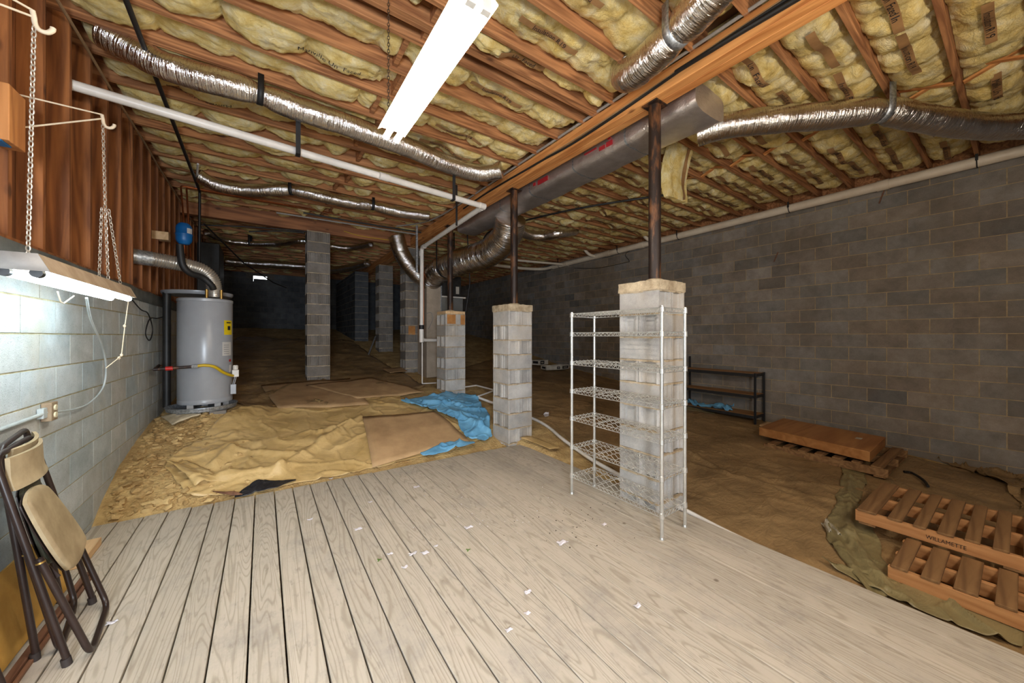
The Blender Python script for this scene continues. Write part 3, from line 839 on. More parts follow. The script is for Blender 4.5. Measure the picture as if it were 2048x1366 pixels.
flex('flexible_duct', zz([(412, 464), (450, 480), (500, 487), (560, 487), (605, 482), (660, 492), (700, 496), (742, 488)], 3.52), .06, 'thin shiny duct sagging behind the dark cross beam', [(onZ(500, 487, 3.52), 'black')])
flex('flexible_duct', zz([(450, 522), (480, 525), (510, 527), (560, 530), (605, 533), (660, 540), (700, 535), (735, 526)], 3.46), .10, 'dark foil duct far back above the foundation vent', k=8)
flex('flexible_duct', zz([(1395, 268, 3.50), (1450, 252), (1550, 240), (1650, 232), (1763, 222, 3.53), (1820, 232), (1900, 246, 3.49), (1980, 254), (2080, 250), (2200, 240)], 3.51), .118,
     'bronze looking foil duct crossing to the right wall from the trunk end', [(onZ(1763, 222, 3.53), 'galv')])
flex('flexible_duct', [(2.52, 1.93, 3.76), (2.47, 1.88, 3.63), (2.42, 1.72, 3.57), (2.35, 1.42, 3.56), (2.26, 1.1, 3.57), (2.14, .75, 3.58), (1.95, .3, 3.58), (1.8, -.2, 3.6)], .125,
     'foil duct close overhead left of the beam with a galvanised hanger', [((2.33, 1.36, 3.56), 'galv')])
flex('flexible_duct', zz([(1040, 462, 3.4), (1060, 470), (1090, 472), (1120, 466), (1150, 462, 3.72)], 3.45), .09, 'short foil duct behind the middle post', k=8)
flex('flexible_duct', [(3.38, 4.88, 3.42), (3.46, 5.15, 3.18), (3.46, 5.7, 3.03), (3.30, 6.3, 2.97), (3.18, 6.95, 2.92), (3.13, 7.45, 2.84), (3.12, 7.72, 2.68)], .255,
     'fat silver foil elbow dropping from the trunk duct to the furnace', [((3.16, 7.0, 2.91), 'black')], n=40, wr=.012, ring=(.034, .011))
flex('flexible_duct', [(3.02, 7.8, 2.70), (2.82, 7.78, 2.86), (2.62, 7.74, 3.05), (2.46, 7.72, 3.28), (2.36, 7.74, 3.62)], .17, 'curved foil duct rising left from the furnace top', n=30, ring=(.034, .010))
def trunk():
    root = empty('trunk_duct', (3.27, 3.4, 3.44), 'large foil wrapped trunk duct along the right side of the main beam', 'duct')
    b = MB(); n = 40
    ys = [1.60 + .045 * i for i in range(103)]
    vs = []; m = 0
    def ring(y):
        end = 1 + .10 * sm((1.95 - y) / .25)
        hx, hz, cz, cx_ = .225 * end, .108 * end, 3.545, 3.27
        out = []
        for k in range(n):
            a = 2 * PI * k / n; ca, sa = math.cos(a), math.sin(a); e = .5
            x = hx * math.copysign(abs(ca) ** e, ca); z = hz * math.copysign(abs(sa) ** e, sa)
            q = .022 * N(x * 7, y * 3, z * 7) + .012 * N(x * 18, y * 11, z * 18) + .006 * N(x * 40, y * 30, z * 40)
            for ty in (2.35, 3.1, 3.95, 4.7): q -= .012 * math.exp(-((y - ty) / .03) ** 2)
            out.append((cx_ + x * (1 + q * 1.5), y, cz + z * (1 + q * 3)))
        return out
    for y in ys: vs += ring(y)
    fs = []; uv = []
    for i in range(len(ys) - 1):
        for k in range(n):
            k2 = (k + 1) % n; fs.append((i * n + k, i * n + k2, (i + 1) * n + k2, (i + 1) * n + k)); uv.append(((ys[i], k / n), (ys[i], (k + 1) / n), (ys[i + 1], (k + 1) / n), (ys[i + 1], k / n)))
    b.add(vs, fs, True, uv); b.add(vs[:n], [tuple(range(n))]); b.add(vs[-n:], [tuple(reversed(range(n)))])
    b.build('foil_wrap', 'foil_big', root, sharp=60)
    for y in (2.35, 3.1, 3.95, 4.7):
        t = MB(); a = ring(y - .012); c = ring(y + .012); a = [Vector((3.265, y, 3.54)).lerp(Vector(p), 1.012) for p in a]; c = [Vector((3.265, y, 3.54)).lerp(Vector(p), 1.012) for p in c]
        t.add(a + c, [(k, (k + 1) % n, n + (k + 1) % n, n + k) for k in range(n)], True); t.build('tie_band', 'galv', root)
    # red print on the wrap
    for (y0, y1, z0, z1) in ((2.50, 2.58, 3.505, 3.555), (2.60, 2.68, 3.505, 3.545), (2.52, 2.56, 3.575, 3.59), (2.72, 2.9, 3.55, 3.565), (3.55, 3.75, 3.50, 3.56), (3.8, 3.85, 3.52, 3.56)):
        q = MB(); q.bb((3.036, y0, z0), (3.046, y1, z1)); sp(q.build('red_print', 'ink_red', root), 'red printed mark on the foil')
trunk()

# ------------------------------------------------------------------ pipes
def pipe(pts, r, name, label, cat, mat='pvc', fr=.06, n=16, collars=(), group=None, cmat=None, hang=()):
    P = fillet(pts, fr); root = empty(name, P[0], label, cat, group)
    b = MB(); b.tube(P, r, n); b.build('pipe_run', mat, root)
    for (c, d, L, k) in collars:
        c, d = Vector(c), Vector(d).normalized(); b = MB(); b.tube([c - d * L / 2, c + d * L / 2], r * k, n); b.build('coupling', cmat or mat, root)
    for h in hang:
        h = Vector(h); b = MB()
        b.bb((h.x - .02, h.y - r - .004, h.z - r - .003), (h.x + .02, h.y - r - .001, JB + .03)); b.bb((h.x - .02, h.y - r - .004, h.z - r - .004), (h.x + .02, h.y + r + .002, h.z - r - .001)); b.build('hanger_strap', 'strap_black', root)
    return root
pipe([(-1.20, 3.88, 3.262), (2.46, 4.21, 3.232), (2.5, 6.6, 3.157), (2.5, 6.62, 1.42)], .036, 'drain_pipe', 'white plastic pipe crossing from the left wall and dropping beside the furnace', 'pipe', 'pvc', .07,
     collars=[((2.44, 4.208, 3.232), (3.66, .43, 0), .09, 1.18), ((2.46, 4.29, 3.228), (0, 1, 0), .09, 1.18), ((2.5, 6.50, 3.16), (0, 1, 0), .1, 1.18), ((2.5, 6.62, 3.05), (0, 0, 1), .1, 1.18), ((2.5, 6.62, 1.52), (0, 0, 1), .34, 1.2), ((1.1, 4.05, 3.228), (3.66, .43, 0), .10, 1.14)],
     hang=[(.275, 3.953, 3.228), (1.98, 4.155, 3.231)])
b = MB(); b.tube([(2.5, 6.62, 1.60), (2.5, 6.62, 1.68)], .047, 16); o = b.build('pipe_clamp', 'strap_black'); tag(o, 'black rubber clamp ring around the white vertical pipe', 'clamp')
pipe([(2.5, 6.62, 1.42), (2.56, 6.64, 1.39), (2.74, 6.70, 1.385), (2.95, 6.78, 1.385)], .032, 'drain_branch', 'white plastic side branch from the vertical pipe to the furnace', 'pipe', 'pvc', .05)
pipe([(2.53, 6.66, 1.34), (2.53, 6.66, .55), (2.85, 6.75, .53)], .013, 'condensate_pipe', 'thin white pipe down the front of the foil plenum', 'pipe', 'pvc', .02, 10)
pipe([(3.14, 6.15, .42), (3.18, 6.2, .80)], .015, 'condensate_pipe', 'thin upright white pipe stub right of the wooden capped pier', 'pipe', 'pvc', .02, 10)
gp = [(3.13, 6.3, .46), (3.55, 6.35, .47), (3.62, 5.75, .44), (3.14, 5.55, .40)]
pipe(gp, .015, 'condensate_pipe', 'thin white pipe bent into a loop over the ground beside the pier', 'pipe', 'pvc', .02, 10)
pipe([(3.60, 5.78, .44), (3.72, 5.42, .34)], .013, 'condensate_pipe', 'short white pipe leg resting on the ground by the pier', 'pipe', 'pvc', .02, 8)
P = [(3.14, 5.6, .36), (3.5, 4.36, .14), (3.30, 3.5, .055), (3.15, 2.84, -.0), (3.06, 2.2, -.03), (2.98, 1.63, -.055), (2.945, 1.0, -.085), (2.93, -.8, -.12)]
o = MB().tube(smooth_path([(x, y, z + .02) for x, y, z in P], 8), .022, 12).build('ground_pipe', 'pvc'); tag(o, 'long white pipe lying on the ground along the right edge of the deck', 'pipe')

# cream waste pipe along the right wall
def right_pipe():
    root = empty('waste_pipe', (7.24, 4, 3.6), 'thick cream waste pipe along the top of the right wall', 'pipe')
    b = MB(); b.tube([(7.24, -1.2, 3.632), (7.24, 8.2, 3.565)], .066, 20); b.build('pipe_run', 'pvc_r', root)
    def zp(y): return 3.632 - (y + 1.2) / 9.4 * .067
    for y in (.0 + 1.15, 5.1, 6.1, 7.6):
        b = MB(); b.tube([(7.24, y - .06, zp(y)), (7.24, y + .06, zp(y))], .074, 20); b.build('coupling', 'pvc_r', root)
    for y in (.335, 2.25, 4.2, 5.75, 7.9):
        b = MB(); b.tube([(7.24, y, zp(y))] * 0 + [(7.24 + .071 * math.cos(a), y, zp(y) + .071 * math.sin(a)) for a in [PI + PI * k / 12 for k in range(13)]], .006, 6)
        b.bb((7.164, y - .012, zp(y)), (7.168, y + .012, JB + .06)); b.build('hanger_strap', 'strap_black', root)
    for (y, L) in ((4.75, .3), (6.5, .25)):
        b = MB(); b.tube(smooth_path([(7.2, y, zp(y)), (7.08, y + .05, zp(y) + .03), (6.98, y + .1, zp(y) + .12), (6.9, y + .12, zp(y) + L)], 5), .04, 14); b.build('branch_fitting', 'pvc_r', root)
    b = MB(); b.tube(smooth_path([(7.24, 8.2, 3.575), (7.1, 8.6, 3.55), (6.4, 8.9, 3.56), (4.9, 9.1, 3.6)], 6), .045, 14); b.build('far_run', 'pvc_r', root)
    b = MB(); b.tube(smooth_path([(7.15, 7.7, 3.56), (6.2, 8.1, 3.60), (4.9, 8.5, 3.64)], 6), .032, 12); b.build('side_run', 'pvc_r', root)
right_pipe()
# black pipe overhead and other service lines
pipe([(-.70, 1.2, 3.655), (-.76, 6.95, 3.60), (-.77, 7.0, 2.55)], .017, 'vent_pipe', 'slim black pipe running overhead along the left wall then down', 'pipe', 'cable_black', .05, 10)
o = MB().tube([(-.72, 7.02, 3.15), (-.3, 8.4, 2.85), (.2, 9.9, 2.7), (.5, 10.8, 2.7)], .012, 8).build('cable', 'cable_black'); tag(o, 'black cable slanting down behind the water heater', 'cable')
o = MB().tube(smooth_path([onZ(396, 328, 3.66), onY(392, 374, 6.95)], 3), .012, 8).build('pipe_stub', 'pvc'); tag(o, 'short white pipe stub hanging above the copper pipes', 'pipe')
ca, cb_ = onY(373, 375, 6.9), onY(641, 423, 7.35)
pipe([onY(381, 515, 6.7), Vector((onY(373, 377, 6.9).x, 6.9, ca.z)), cb_], .011, 'copper_pipe', 'thin copper pipe rising left of the heater and crossing under the joists', 'pipe', 'copper', .03, 10)
pipe([onY(373, 512, 6.6), Vector((onY(373, 377, 6.8).x - .06, 6.8, ca.z - .02)), cb_ + Vector((.3, -.10, -.02))], .011, 'copper_pipe', 'second copper pipe running beside the first one', 'pipe', 'copper', .03, 10)
def line(pts, r, mat, name, label, cat='cable', n=8, k=5):
    o = MB().tube(smooth_path(pts, k), r, n).build(name, mat); return tag(o, label, cat)
line([(2.748, -.6, 3.715), (2.744, 1.3, 3.712), (2.742, 3.4, 3.712), (2.742, 5.6, 3.71), (2.6, 6.6, 3.68), (2.2, 7.2, 3.67)], .013, 'cable_grey', 'conduit', 'grey conduit along the top left edge of the main beam', 'conduit')
line([(2.746, y, 3.585 + .035 * math.sin(y * 1.7) * (1 if y < 3 else .6)) for y in [-.6 + .35 * i for i in range(18)]], .012, 'cable_black', 'cable', 'black cable clipped along the lower left side of the main beam')
line([(2.742, y, 3.605 + .03 * math.sin(y * 1.5 + .6)) for y in [-.6 + .35 * i for i in range(12)]], .007, 'cable_tan', 'cable', 'thin brown wire beside the black beam cable')
line([(2.752, -.6, 3.545), (2.75, .6, 3.575), (2.748, 1.2, 3.60), (2.75, 1.62, 3.61)], .018, 'cable_black', 'pipe_sleeve', 'thick black foam sleeve on the near end of the beam', 'sleeve')
line([(-1.085, 1.5 + .6 * i, 3.63 + .008 * math.sin(i * 2.1)) for i in range(14)], .010, 'cable_tan', 'cable', 'brown twin cable stapled along the top of the left wall')
line([(-.2, 7.9, 3.33), (.3, 7.88, 3.42), (.65, 7.87, 3.44)], .014, 'cable_black', 'pipe', 'black line under the cross beam left of the tall pier', 'pipe')
line([(-.85, 7.86, 3.32), (-.3, 7.85, 3.39), (.4, 7.84, 3.45), (.68, 7.83, 3.46)], .012, 'cable_black', 'pipe', 'lower black line under the cross beam', 'pipe')
line([(.2, 7.6, 3.66), (1.3, 7.55, 3.66), (2.7, 7.5, 3.66)], .014, 'cable_grey', 'pipe', 'grey pipe under the joists before the cross beam', 'pipe')
line([(.6, 7.4, 3.68), (1.6, 7.38, 3.67), (2.75, 7.3, 3.66)], .016, 'steel_black', 'pipe', 'dark pipe under the joists before the cross beam', 'pipe')
line([(1.35, 7.90, 3.60), (1.7, 7.90, 3.55), (2.3, 7.90, 3.56), (2.6, 7.9, 3.6)], .006, 'yellow_hose', 'cable', 'thin yellow cable along the face of the dark cross beam')
line([(5.2, 3.2, 3.685), (4.6, 4.2, 3.682), (4.2, 5.2, 3.68), (3.9, 6.3, 3.66), (3.85, 6.6, 3.5)], .018, 'steel_black', 'cable_bundle', 'dark cable bundle slanting under the right joists', 'cable')
line([(7.33, 3.3, 3.60), (7.32, 5.45, 3.55), (7.31, 5.5, 3.30), (7.33, 5.6, 3.28), (7.32, 6.5, 3.28), (7.33, 7.4, 3.42)], .006, 'cable_black', 'cable', 'thin black wire looped on the far right wall')
def black_hanger(px, top, bot, zz_, label):
    a = onY(px[0], top, px[2]); c = onY(px[1], bot, px[2])
    b = MB(); b.bar(a, c, .045, .004, (0, 1, 0)); tag(b.build('hanger_strap', 'strap_black'), label, 'strap')
b = MB(); b.bar((2.35, 4.8, 3.1), (2.35, 4.8, JB), .03, .004, (0, 1, 0)); tag(b.build('hanger_strap', 'strap_black'), 'black hanging strap end near the pipe elbow', 'strap')
b = MB(); b.bb((2.53, 7.0, 2.75), (2.57, 7.02, JB)); tag(b.build('hanger_strap', 'galv'), 'galvanised hanger strip beside the far white pipe elbow', 'strap')

# ------------------------------------------------------------------ furnace
def furnace():
    root = empty('furnace', (3.35, 7.8, .55), 'furnace with a tall foil wrapped plenum behind the short block pier', 'furnace')
    b = MB()
    b.bb((2.96, 7.52, .55), (3.30, 8.08, 2.62)); b.build('plenum', 'plenum', root, bevel=.006)
    b = MB(); b.bb((2.95, 7.505, 1.38), (3.31, 7.518, 1.40)); b.bb((3.285, 7.50, .56), (3.31, 7.518, 2.6)); b.build('tape_seam', 'galv', root)
    b = MB(); b.bb((3.32, 7.55, .60), (3.86, 8.1, 2.35)); sp(b.build('cabinet', 'furnace', root, bevel=.008), 'grey enamel cabinet')
    b = MB(); b.bb((3.34, 7.60, 2.36), (3.84, 8.08, 2.86)); sp(b.build('coil_box', 'steel_black', root, bevel=.01), 'black upper box')
    b = MB(); b.bb((3.30, 7.48, 2.345), (3.90, 7.55, 2.375)); b.build('ledge', 'white_metal', root)
    b = MB(); b.bb((3.7, 7.585, 2.45), (3.78, 7.598, 2.62)); b.build('tag', 'card_white', root)
    b = MB(); b.tube(smooth_path([(2.9, 7.42, 1.95), (3.02, 7.42, 1.98), (3.06, 7.42, 1.85), (3.0, 7.42, 1.7), (2.96, 7.44, 1.62)], 6), .007, 8); b.build('thin_cord', 'cable_grey', root)
    b = MB(); b.tube([(2.86, 7.45, 3.0), (2.86, 7.45, 1.55)], .014, 8); sp(b.build('copper_line', 'copper', root), 'copper line')
furnace()
b = MB(); b.tube([(3.52, 6.7, 3.73), (3.55, 6.7, 3.3), (3.60, 6.72, 2.6), (3.52, 6.75, 2.0), (3.42, 6.78, 1.85)], .012, 8); tag(b.build('cable', 'cable_black'), 'black cable hanging beside the furnace cabinet', 'cable')
b = MB(); a0, a1 = Vector(onY(737, 708, 10.2)), Vector(onY(751, 673, 10.5)); a0.z = G(a0.x, 10.2) + .03
b.tube([a0, a1], .022, 10); tag(b.build('metal_tube', 'galv'), 'pale metal tube leaning toward the furthest block pier', 'tube')

# ------------------------------------------------------------------ water heater and its fittings
HX, HYY, HZ = -.585, 5.88, .645
def heater():
    root = empty('water_heater', (HX, HYY, HZ), 'tall grey cylindrical water heater by the left wall', 'water heater')
    r = .268
    b = MB(); b.lathe([(r - .03, 0), (r - .004, .004), (r, .015), (r, .045), (r - .003, .05), (r - .003, .06), (r, .065), (r, 1.235), (r - .004, 1.24), (r + .004, 1.245), (r + .004, 1.275), (r - .01, 1.285), (.05, 1.295)], (HX, HYY, HZ), 64); b.build('tank_jacket', 'heater', root, sharp=50)
    for a in (-2.2, -.9, .4, 1.7):
        f = MB(); f.bb((HX + .21 * math.cos(a) - .03, HYY + .21 * math.sin(a) - .03, HZ - .075), (HX + .21 * math.cos(a) + .03, HYY + .21 * math.sin(a) + .03, HZ + .002)); f.build('foot', 'dusty_grey', root)
    def patch(a0, a1, z0, z1, mat, name, dr=.003, lab=None):
        q = MB(); q.grid(8, 1, lambda u, v: (HX + (r + dr) * math.cos(lerp(a0, a1, u)), HYY + (r + dr) * math.sin(lerp(a0, a1, u)), HZ + lerp(z0, z1, v))); o = q.build(name, mat, root)
        return sp(o, lab) if lab else o
    # facing angles: camera sits toward -Y; right silhouette is near +X
    patch(-.78, -.28, .84, 1.02, 'yellow', 'energy_label', .003, 'yellow label'); patch(-.66, -.40, .985, 1.0, 'ink', 'label_heading', .005); patch(-.60, -.42, .90, .95, 'ink', 'label_print', .0048)
    patch(-.86, -.36, .58, .75, 'white_label', 'rating_label', .003, 'white printed label')
    for i in range(5): patch(-.80, -.52, .60 + i * .027, .606 + i * .027, 'tube_end', 'label_print', .0048)
    patch(-.50, -.32, .37, .46, 'white_label', 'small_label', .003, 'small white label'); patch(-.5, -.36, .50, .53, 'red', 'red_sticker', .003, 'red sticker')
    n = MB()
    for x in (HX + .02, HX + .16): n.tube([(x, HYY - .12, HZ + 1.29), (x, HYY - .12, HZ + 1.40)], .016, 12)
    n.build('pipe_nipples', 'brass', root)
    g = MB(); gx, gy = HX + .268 * math.cos(-.35), HYY + .268 * math.sin(-.35)
    g.box((gx + .05, gy - .03, .995), (.07, .06, .09)); g.lathe([(.028, 0), (.028, .05), (.02, .06)], (gx + .05, gy - .03, 1.04), 16); sp(g.build('gas_valve', 'white_metal', root, bevel=.006), 'white gas control valve')
    t = MB(); t.box((gx + .03, gy - .07, .80), (.055, .025, .12)); t.tube([(gx + .045, gy - .05, .96), (gx + .025, gy - .07, .86)], .004, 6); t.tube([(gx + .06, gy - .05, .96), (gx + .04, gy - .07, .86)], .004, 6); t.build('hanging_tag', 'heater', root)
    return gx, gy
gx, gy = heater()
b = MB(); 
b.lathe([(.02, 0), (.32, 0), (.335, .006), (.345, .05), (.35, .05), (.35, .056), (.33, .056), (.32, .012), (.02, .008)], (HX - .03, HYY + .02, HZ - .085), 56); 
pan = b.build('drain_pan', 'galv'); tag(pan, 'shallow metal drain pan under the water heater', 'pan')
b = MB()
for (dx, dy) in ((-.16, -.18), (.14, -.2), (-.14, .2), (.16, .18)):
    b.bb((HX + dx - .08, HYY + dy - .08, .36), (HX + dx + .08, HYY + dy + .08, HZ - .0855))
tag(b.build('support_slab', 'block_right', bevel=.004), 'crumbly masonry base under the water heater drain pan', 'base')
# second round lid/pipe just behind
def behind():
    root = empty('heater_standpipe', (-.98, 6.25, .6), 'tall dark metal standpipe with a flat tray top behind the water heater', 'pipe')
    b = MB(); b.tube([(-.985, 6.15, .58), (-.985, 6.15, 2.02)], .04, 14); b.build('standpipe', 'steel_black', root)
    b = MB(); b.lathe([(.02, 0), (.35, 0), (.365, .02), (.365, .045), (.34, .05), (.02, .05)], (-.70, 6.30, 2.0), 40); b.build('tray', 'heater', root)
behind()
def flue():
    root = empty('vent_hose', (-1.1, 5.6, 2.3), 'ribbed aluminium vent hose from the left wall to the water heater', 'hose')
    P = smooth_path([(-1.03, 5.60, 2.335), (-.88, 5.66, 2.325), (-.74, 5.72, 2.31), (-.60, 5.78, 2.27), (-.52, 5.83, 2.17), (-.50, 5.86, 2.05), (-.50, 5.87, 1.955)], 12)
    Q = []; 
    for a, c in zip(P, P[1:]):
        m = max(1, int((c - a).length / .0045)); Q += [a.lerp(c, j / m) for j in range(m)]
    b = MB(); b.tube(Q, .08, 24, rf=lambda i, a, L: .078 + .006 * math.sin(2 * PI * L / .022)); b.build('ribbed_hose', 'alu', root, sharp=180)
    b = MB(); b.tube([(-1.20, 5.53, 2.34), (-1.02, 5.605, 2.335)], .082, 24); sp(b.build('wall_collar', 'galv', root), 'grey wall collar')
    b = MB(); b.tube(smooth_path([(-.78, 5.55, 2.52), (-.76, 5.56, 2.30), (-.70, 5.60, 2.21), (-.60, 5.68, 2.18), (-.52, 5.72, 2.1), (-.50, 5.75, 2.05)], 6), .035, 12); sp(b.build('insulation_sleeve', 'strap_black', root), 'black foam pipe sleeve')
flue()
def gas():
    root = empty('gas_line', (-1.08, 5.6, 1.09), 'dark gas pipe with a yellow flexible connector at the water heater', 'pipe')
    y0 = HYY - .34
    p0 = onX(318, 731, -1.07); 
    b = MB(); b.tube([p0, (-.98, y0 - .05, 1.10), (-.66, y0 - .03, 1.115)], .016, 12); b.lathe([(.04, -.0), (.04, .01)], (p0.x, p0.y, p0.z - .005), 12); b.build('iron_pipe', 'rust', root)
    b = MB(); b.tube([(-.89, y0 - .047, 1.105), (-.83, y0 - .045, 1.107)], .023, 12); sp(b.build('red_valve', 'red', root), 'red valve handle')
    b = MB(); b.tube(smooth_path([(-.66, y0 - .03, 1.115), (-.56, y0 - .02, 1.125), (-.47, y0, 1.10), (-.40, y0 + .06, 1.03), (-.34, y0 + .14, .985), (gx + .03, gy - .04, .965)], 8), .017, 12); sp(b.build('flexible_connector', 'yellow_hose', root), 'yellow coated flexible connector')
    b = MB(); b.tube([(-.675, y0 - .031, 1.115), (-.62, y0 - .026, 1.119)], .022, 8); b.build('hex_fitting', 'galv', root)
gas()
def xtank():
    c = onX(368, 468, -.86)
    root = empty('expansion_tank', (c.x, c.y, c.z - .16), 'small blue expansion tank above and behind the water heater', 'tank')
    r = .085; b = MB(); b.lathe([(.02, -.145), (.05, -.14), (r - .01, -.11), (r, -.08), (r, -.02), (r + .004, -.015), (r + .004, 0), (r, .005), (r, .08), (r - .01, .11), (.05, .14), (.02, .145)], c, 32); b.build('tank_body', 'tank_blue', root)
    b = MB(); b.tube([(c.x, c.y, c.z - .15), (c.x, c.y, c.z - .26)], .018, 10); b.build('tank_nipple', 'copper', root)
    q = MB(); q.grid(5, 1, lambda u, v: (c.x + (r + .003) * math.cos(lerp(-1.1, -.3, u)), c.y + (r + .003) * math.sin(lerp(-1.1, -.3, u)), c.z + lerp(.0, .07, v))); q.build('tank_label', 'white_label', root)
    s = MB(); s.bb((-1.19, c.y - .07, c.z - .12), (-1.0, c.y + .06, c.z - .015)); tag(s.build('timber_stub', 'wood_pale', bevel=.003), 'short pale timber stub on the wall beside the blue tank', 'timber')
xtank()
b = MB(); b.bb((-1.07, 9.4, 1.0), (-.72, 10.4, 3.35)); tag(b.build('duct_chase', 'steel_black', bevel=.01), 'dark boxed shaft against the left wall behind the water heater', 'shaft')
line([(-1.06, 4.95, 1.86), (-1.05, 5.3, 1.75), (-1.05, 5.6, 1.72), (-1.04, 5.75, 1.55), (-1.04, 5.62, 1.42), (-1.05, 5.5, 1.5), (-1.04, 5.62, 1.66), (-1.03, 5.9, 1.68), (-1.0, 6.0, 1.7)], .006, 'cable_black', 'cable', 'tangled black wires on the block wall left of the water heater')

# ------------------------------------------------------------------ lit fixtures
def ceiling_light():
    x0, x1, y0, y1, z = .655, .815, 1.285, 2.52, 2.85
    root = empty('ceiling_light', ((x0 + x1) / 2, (y0 + y1) / 2, z), 'glaring two tube fluorescent strip light hanging overhead', 'light')
    xm = (x0 + x1) / 2
    prof = [(x0 - .012, z + .035), (x0 + .015, z + .055), (xm - .05, z + .06), (xm - .05, z + .095), (xm + .05, z + .095), (xm + .05, z + .06), (x1 - .015, z + .055), (x1 + .012, z + .035), (x1 + .012, z + .031), (x1 - .016, z + .051), (x0 + .016, z + .051), (x0 - .012, z + .031)]
    b = MB(); n = len(prof)
    b.add([(p[0], y, p[1]) for y in (y0, y1) for p in prof], [(i, (i + 1) % n, n + (i + 1) % n, n + i) for i in range(n)] + [tuple(range(n)), tuple(reversed(range(n, 2 * n)))])
    b.build('reflector_housing', 'white_metal', root)
    for dx in (-.036, .036):
        t = MB(); t.tube([(xm + dx, y0 + .03, z - .004), (xm + dx, y1 + .005, z - .004)], .019, 18); t.build('fluorescent_tube', 'tube_ceil', root)
        s = MB(); s.bb((xm + dx - .02, y0, z - .022), (xm + dx + .02, y0 + .028, z + .052)); s.build('lamp_socket', 'white_metal', root)
    k = MB(); k.lathe([(.018, 0), (.018, .003)], (xm + .045, y0 + .09, z + .0475), 16); k.build('knockout', 'socket', root)
    chain(root, [(x0 + .02, y1 - .14, z + .06), (x0 + .015, y1 - .16, JB + .04)], 'chain_dark', 'hanging_chain')
    chain(root, [(x1 - .04, y0 + .1, z + .06), (x1 - .04, y0 + .1, JB + .04)], 'chain_dark', 'hanging_chain')
def chain(parent, pts, mat, name, pitch=.021, r=.0024, lw=.0068):
    P = [Vector(p) for p in pts]; b = MB(); k = 0
    for a, c in zip(P, P[1:]):
        L = (c - a).length; m = max(1, int(L / pitch)); d = (c - a).normalized()
        s0 = d.cross(Vector((.3, .9, .1))).normalized(); s1 = d.cross(s0)
        for i in range(m):
            o = a + d * (L * (i + .5) / m); s = s0 if k % 2 else s1; k += 1; h = pitch * .62
            loop = []
            for j in range(10):
                t = 2 * PI * j / 10; loop.append(o + d * (math.cos(t) * h) + s * (math.sin(t) * lw))
            b.tube(loop, r, 5, closed=True)
    return b.build(name, mat, parent)
ceiling_light()
def shop_light():
    y0, y1, xm, z = 2.30, 3.535, -.80, 1.725
    root = empty('shop_light', (xm, (y0 + y1) / 2, z), 'lit fluorescent shop light with dusty hood hung on chains along the left wall', 'light')
    prof = [(-.082, .0), (-.05, .07), (.05, .07), (.082, .0), (.079, -.001), (.048, .066), (-.048, .066), (-.079, -.001)]
    b = MB(); n = len(prof)
    b.add([(xm + p[0], y, z + .01 + p[1]) for y in (y0, y1) for p in prof], [(i, (i + 1) % n, n + (i + 1) % n, n + i) for i in range(n)])
    b.build('reflector_hood', 'dusty_metal', root)
    e = MB(); e.bb((xm - .05, y0 - .003, z + .025), (xm + .05, y0 + .004, z + .08)); e.add([(xm - .082, y0 - .003, z + .01), (xm + .082, y0 - .003, z + .01), (xm + .05, y0 - .003, z + .08), (xm - .05, y0 - .003, z + .08)], [(0, 1, 2, 3)]); sp(e.build('end_plate', 'dusty_grey', root, solid=.002), 'grey end plate')
    e = MB(); e.add([(xm - .082, y1 + .003, z + .01), (xm + .082, y1 + .003, z + .01), (xm + .05, y1 + .003, z + .08), (xm - .05, y1 + .003, z + .08)], [(0, 1, 2, 3)]); e.build('end_plate', 'dusty_grey', root, solid=.002)
    for dx in (-.042, .042):
        t = MB(); t.tube([(xm + dx, y0 + .035, z + .002), (xm + dx, y1 - .01, z + .002)], .018, 18); t.build('fluorescent_tube', 'tube_shop', root)
        s = MB(); s.bb((xm + dx - .016, y0 + .006, z + .0), (xm + dx + .016, y0 + .034, z + .05)); s.tube([(xm + dx, y0 + .006, z + .002), (xm + dx, y0 + .034, z + .002)], .0185, 16); s.build('lamp_socket', 'socket', root)
        s = MB(); s.bb((xm + dx - .016, y1 - .009, z - .01), (xm + dx + .016, y1 + .002, z + .05)); s.build('lamp_socket', 'socket', root)
    h1 = onX(68, 52, -.75); h2 = Vector((-.80, 3.22, 2.76))
    chain(root, [(xm - .01, y0 + .10, z + .082), h1], 'chain', 'hanging_chain')
    sx = Vector((-.80, 3.26, 2.26))
    chain(root, [(xm, y1 - .22, z + .082), sx, h2], 'chain', 'hanging_chain'); chain(root, [(xm + .01, y1 - .02, z + .082), sx + Vector((.012, .01, 0))], 'chain', 'hanging_chain'); chain(root, [(xm - .03, y1 - .26, z + .082), sx + Vector((-.012, -.012, 0))], 'chain', 'hanging_chain')
    # pull string with knots
    c = MB(); q = onX(257, 600, -.80); e2 = onX(243, 710, -.83); c.tube([(xm + .02, y1 + .004, z + .02), q, onX(250, 650, -.81), e2, onX(236, 717, -.84), onX(212, 736, -.86)], .003, 6)
    for k_ in (q, onX(249, 652, -.81), e2, onX(238, 716, -.84)): c.lathe([(.002, -.012), (.008, -.005), (.009, .004), (.002, .012)], k_, 8)
    sp(c.build('pull_string', 'hook', root), 'knotted white pull string')
    c = MB(); c.tube([onX(115, 583, -.80), onX(121, 603, -.80), onX(127, 607, -.8), onX(148, 592, -.8)], .003, 6); c.build('string_end', 'hook', root)
    return h1, h2
h1, h2 = shop_light()
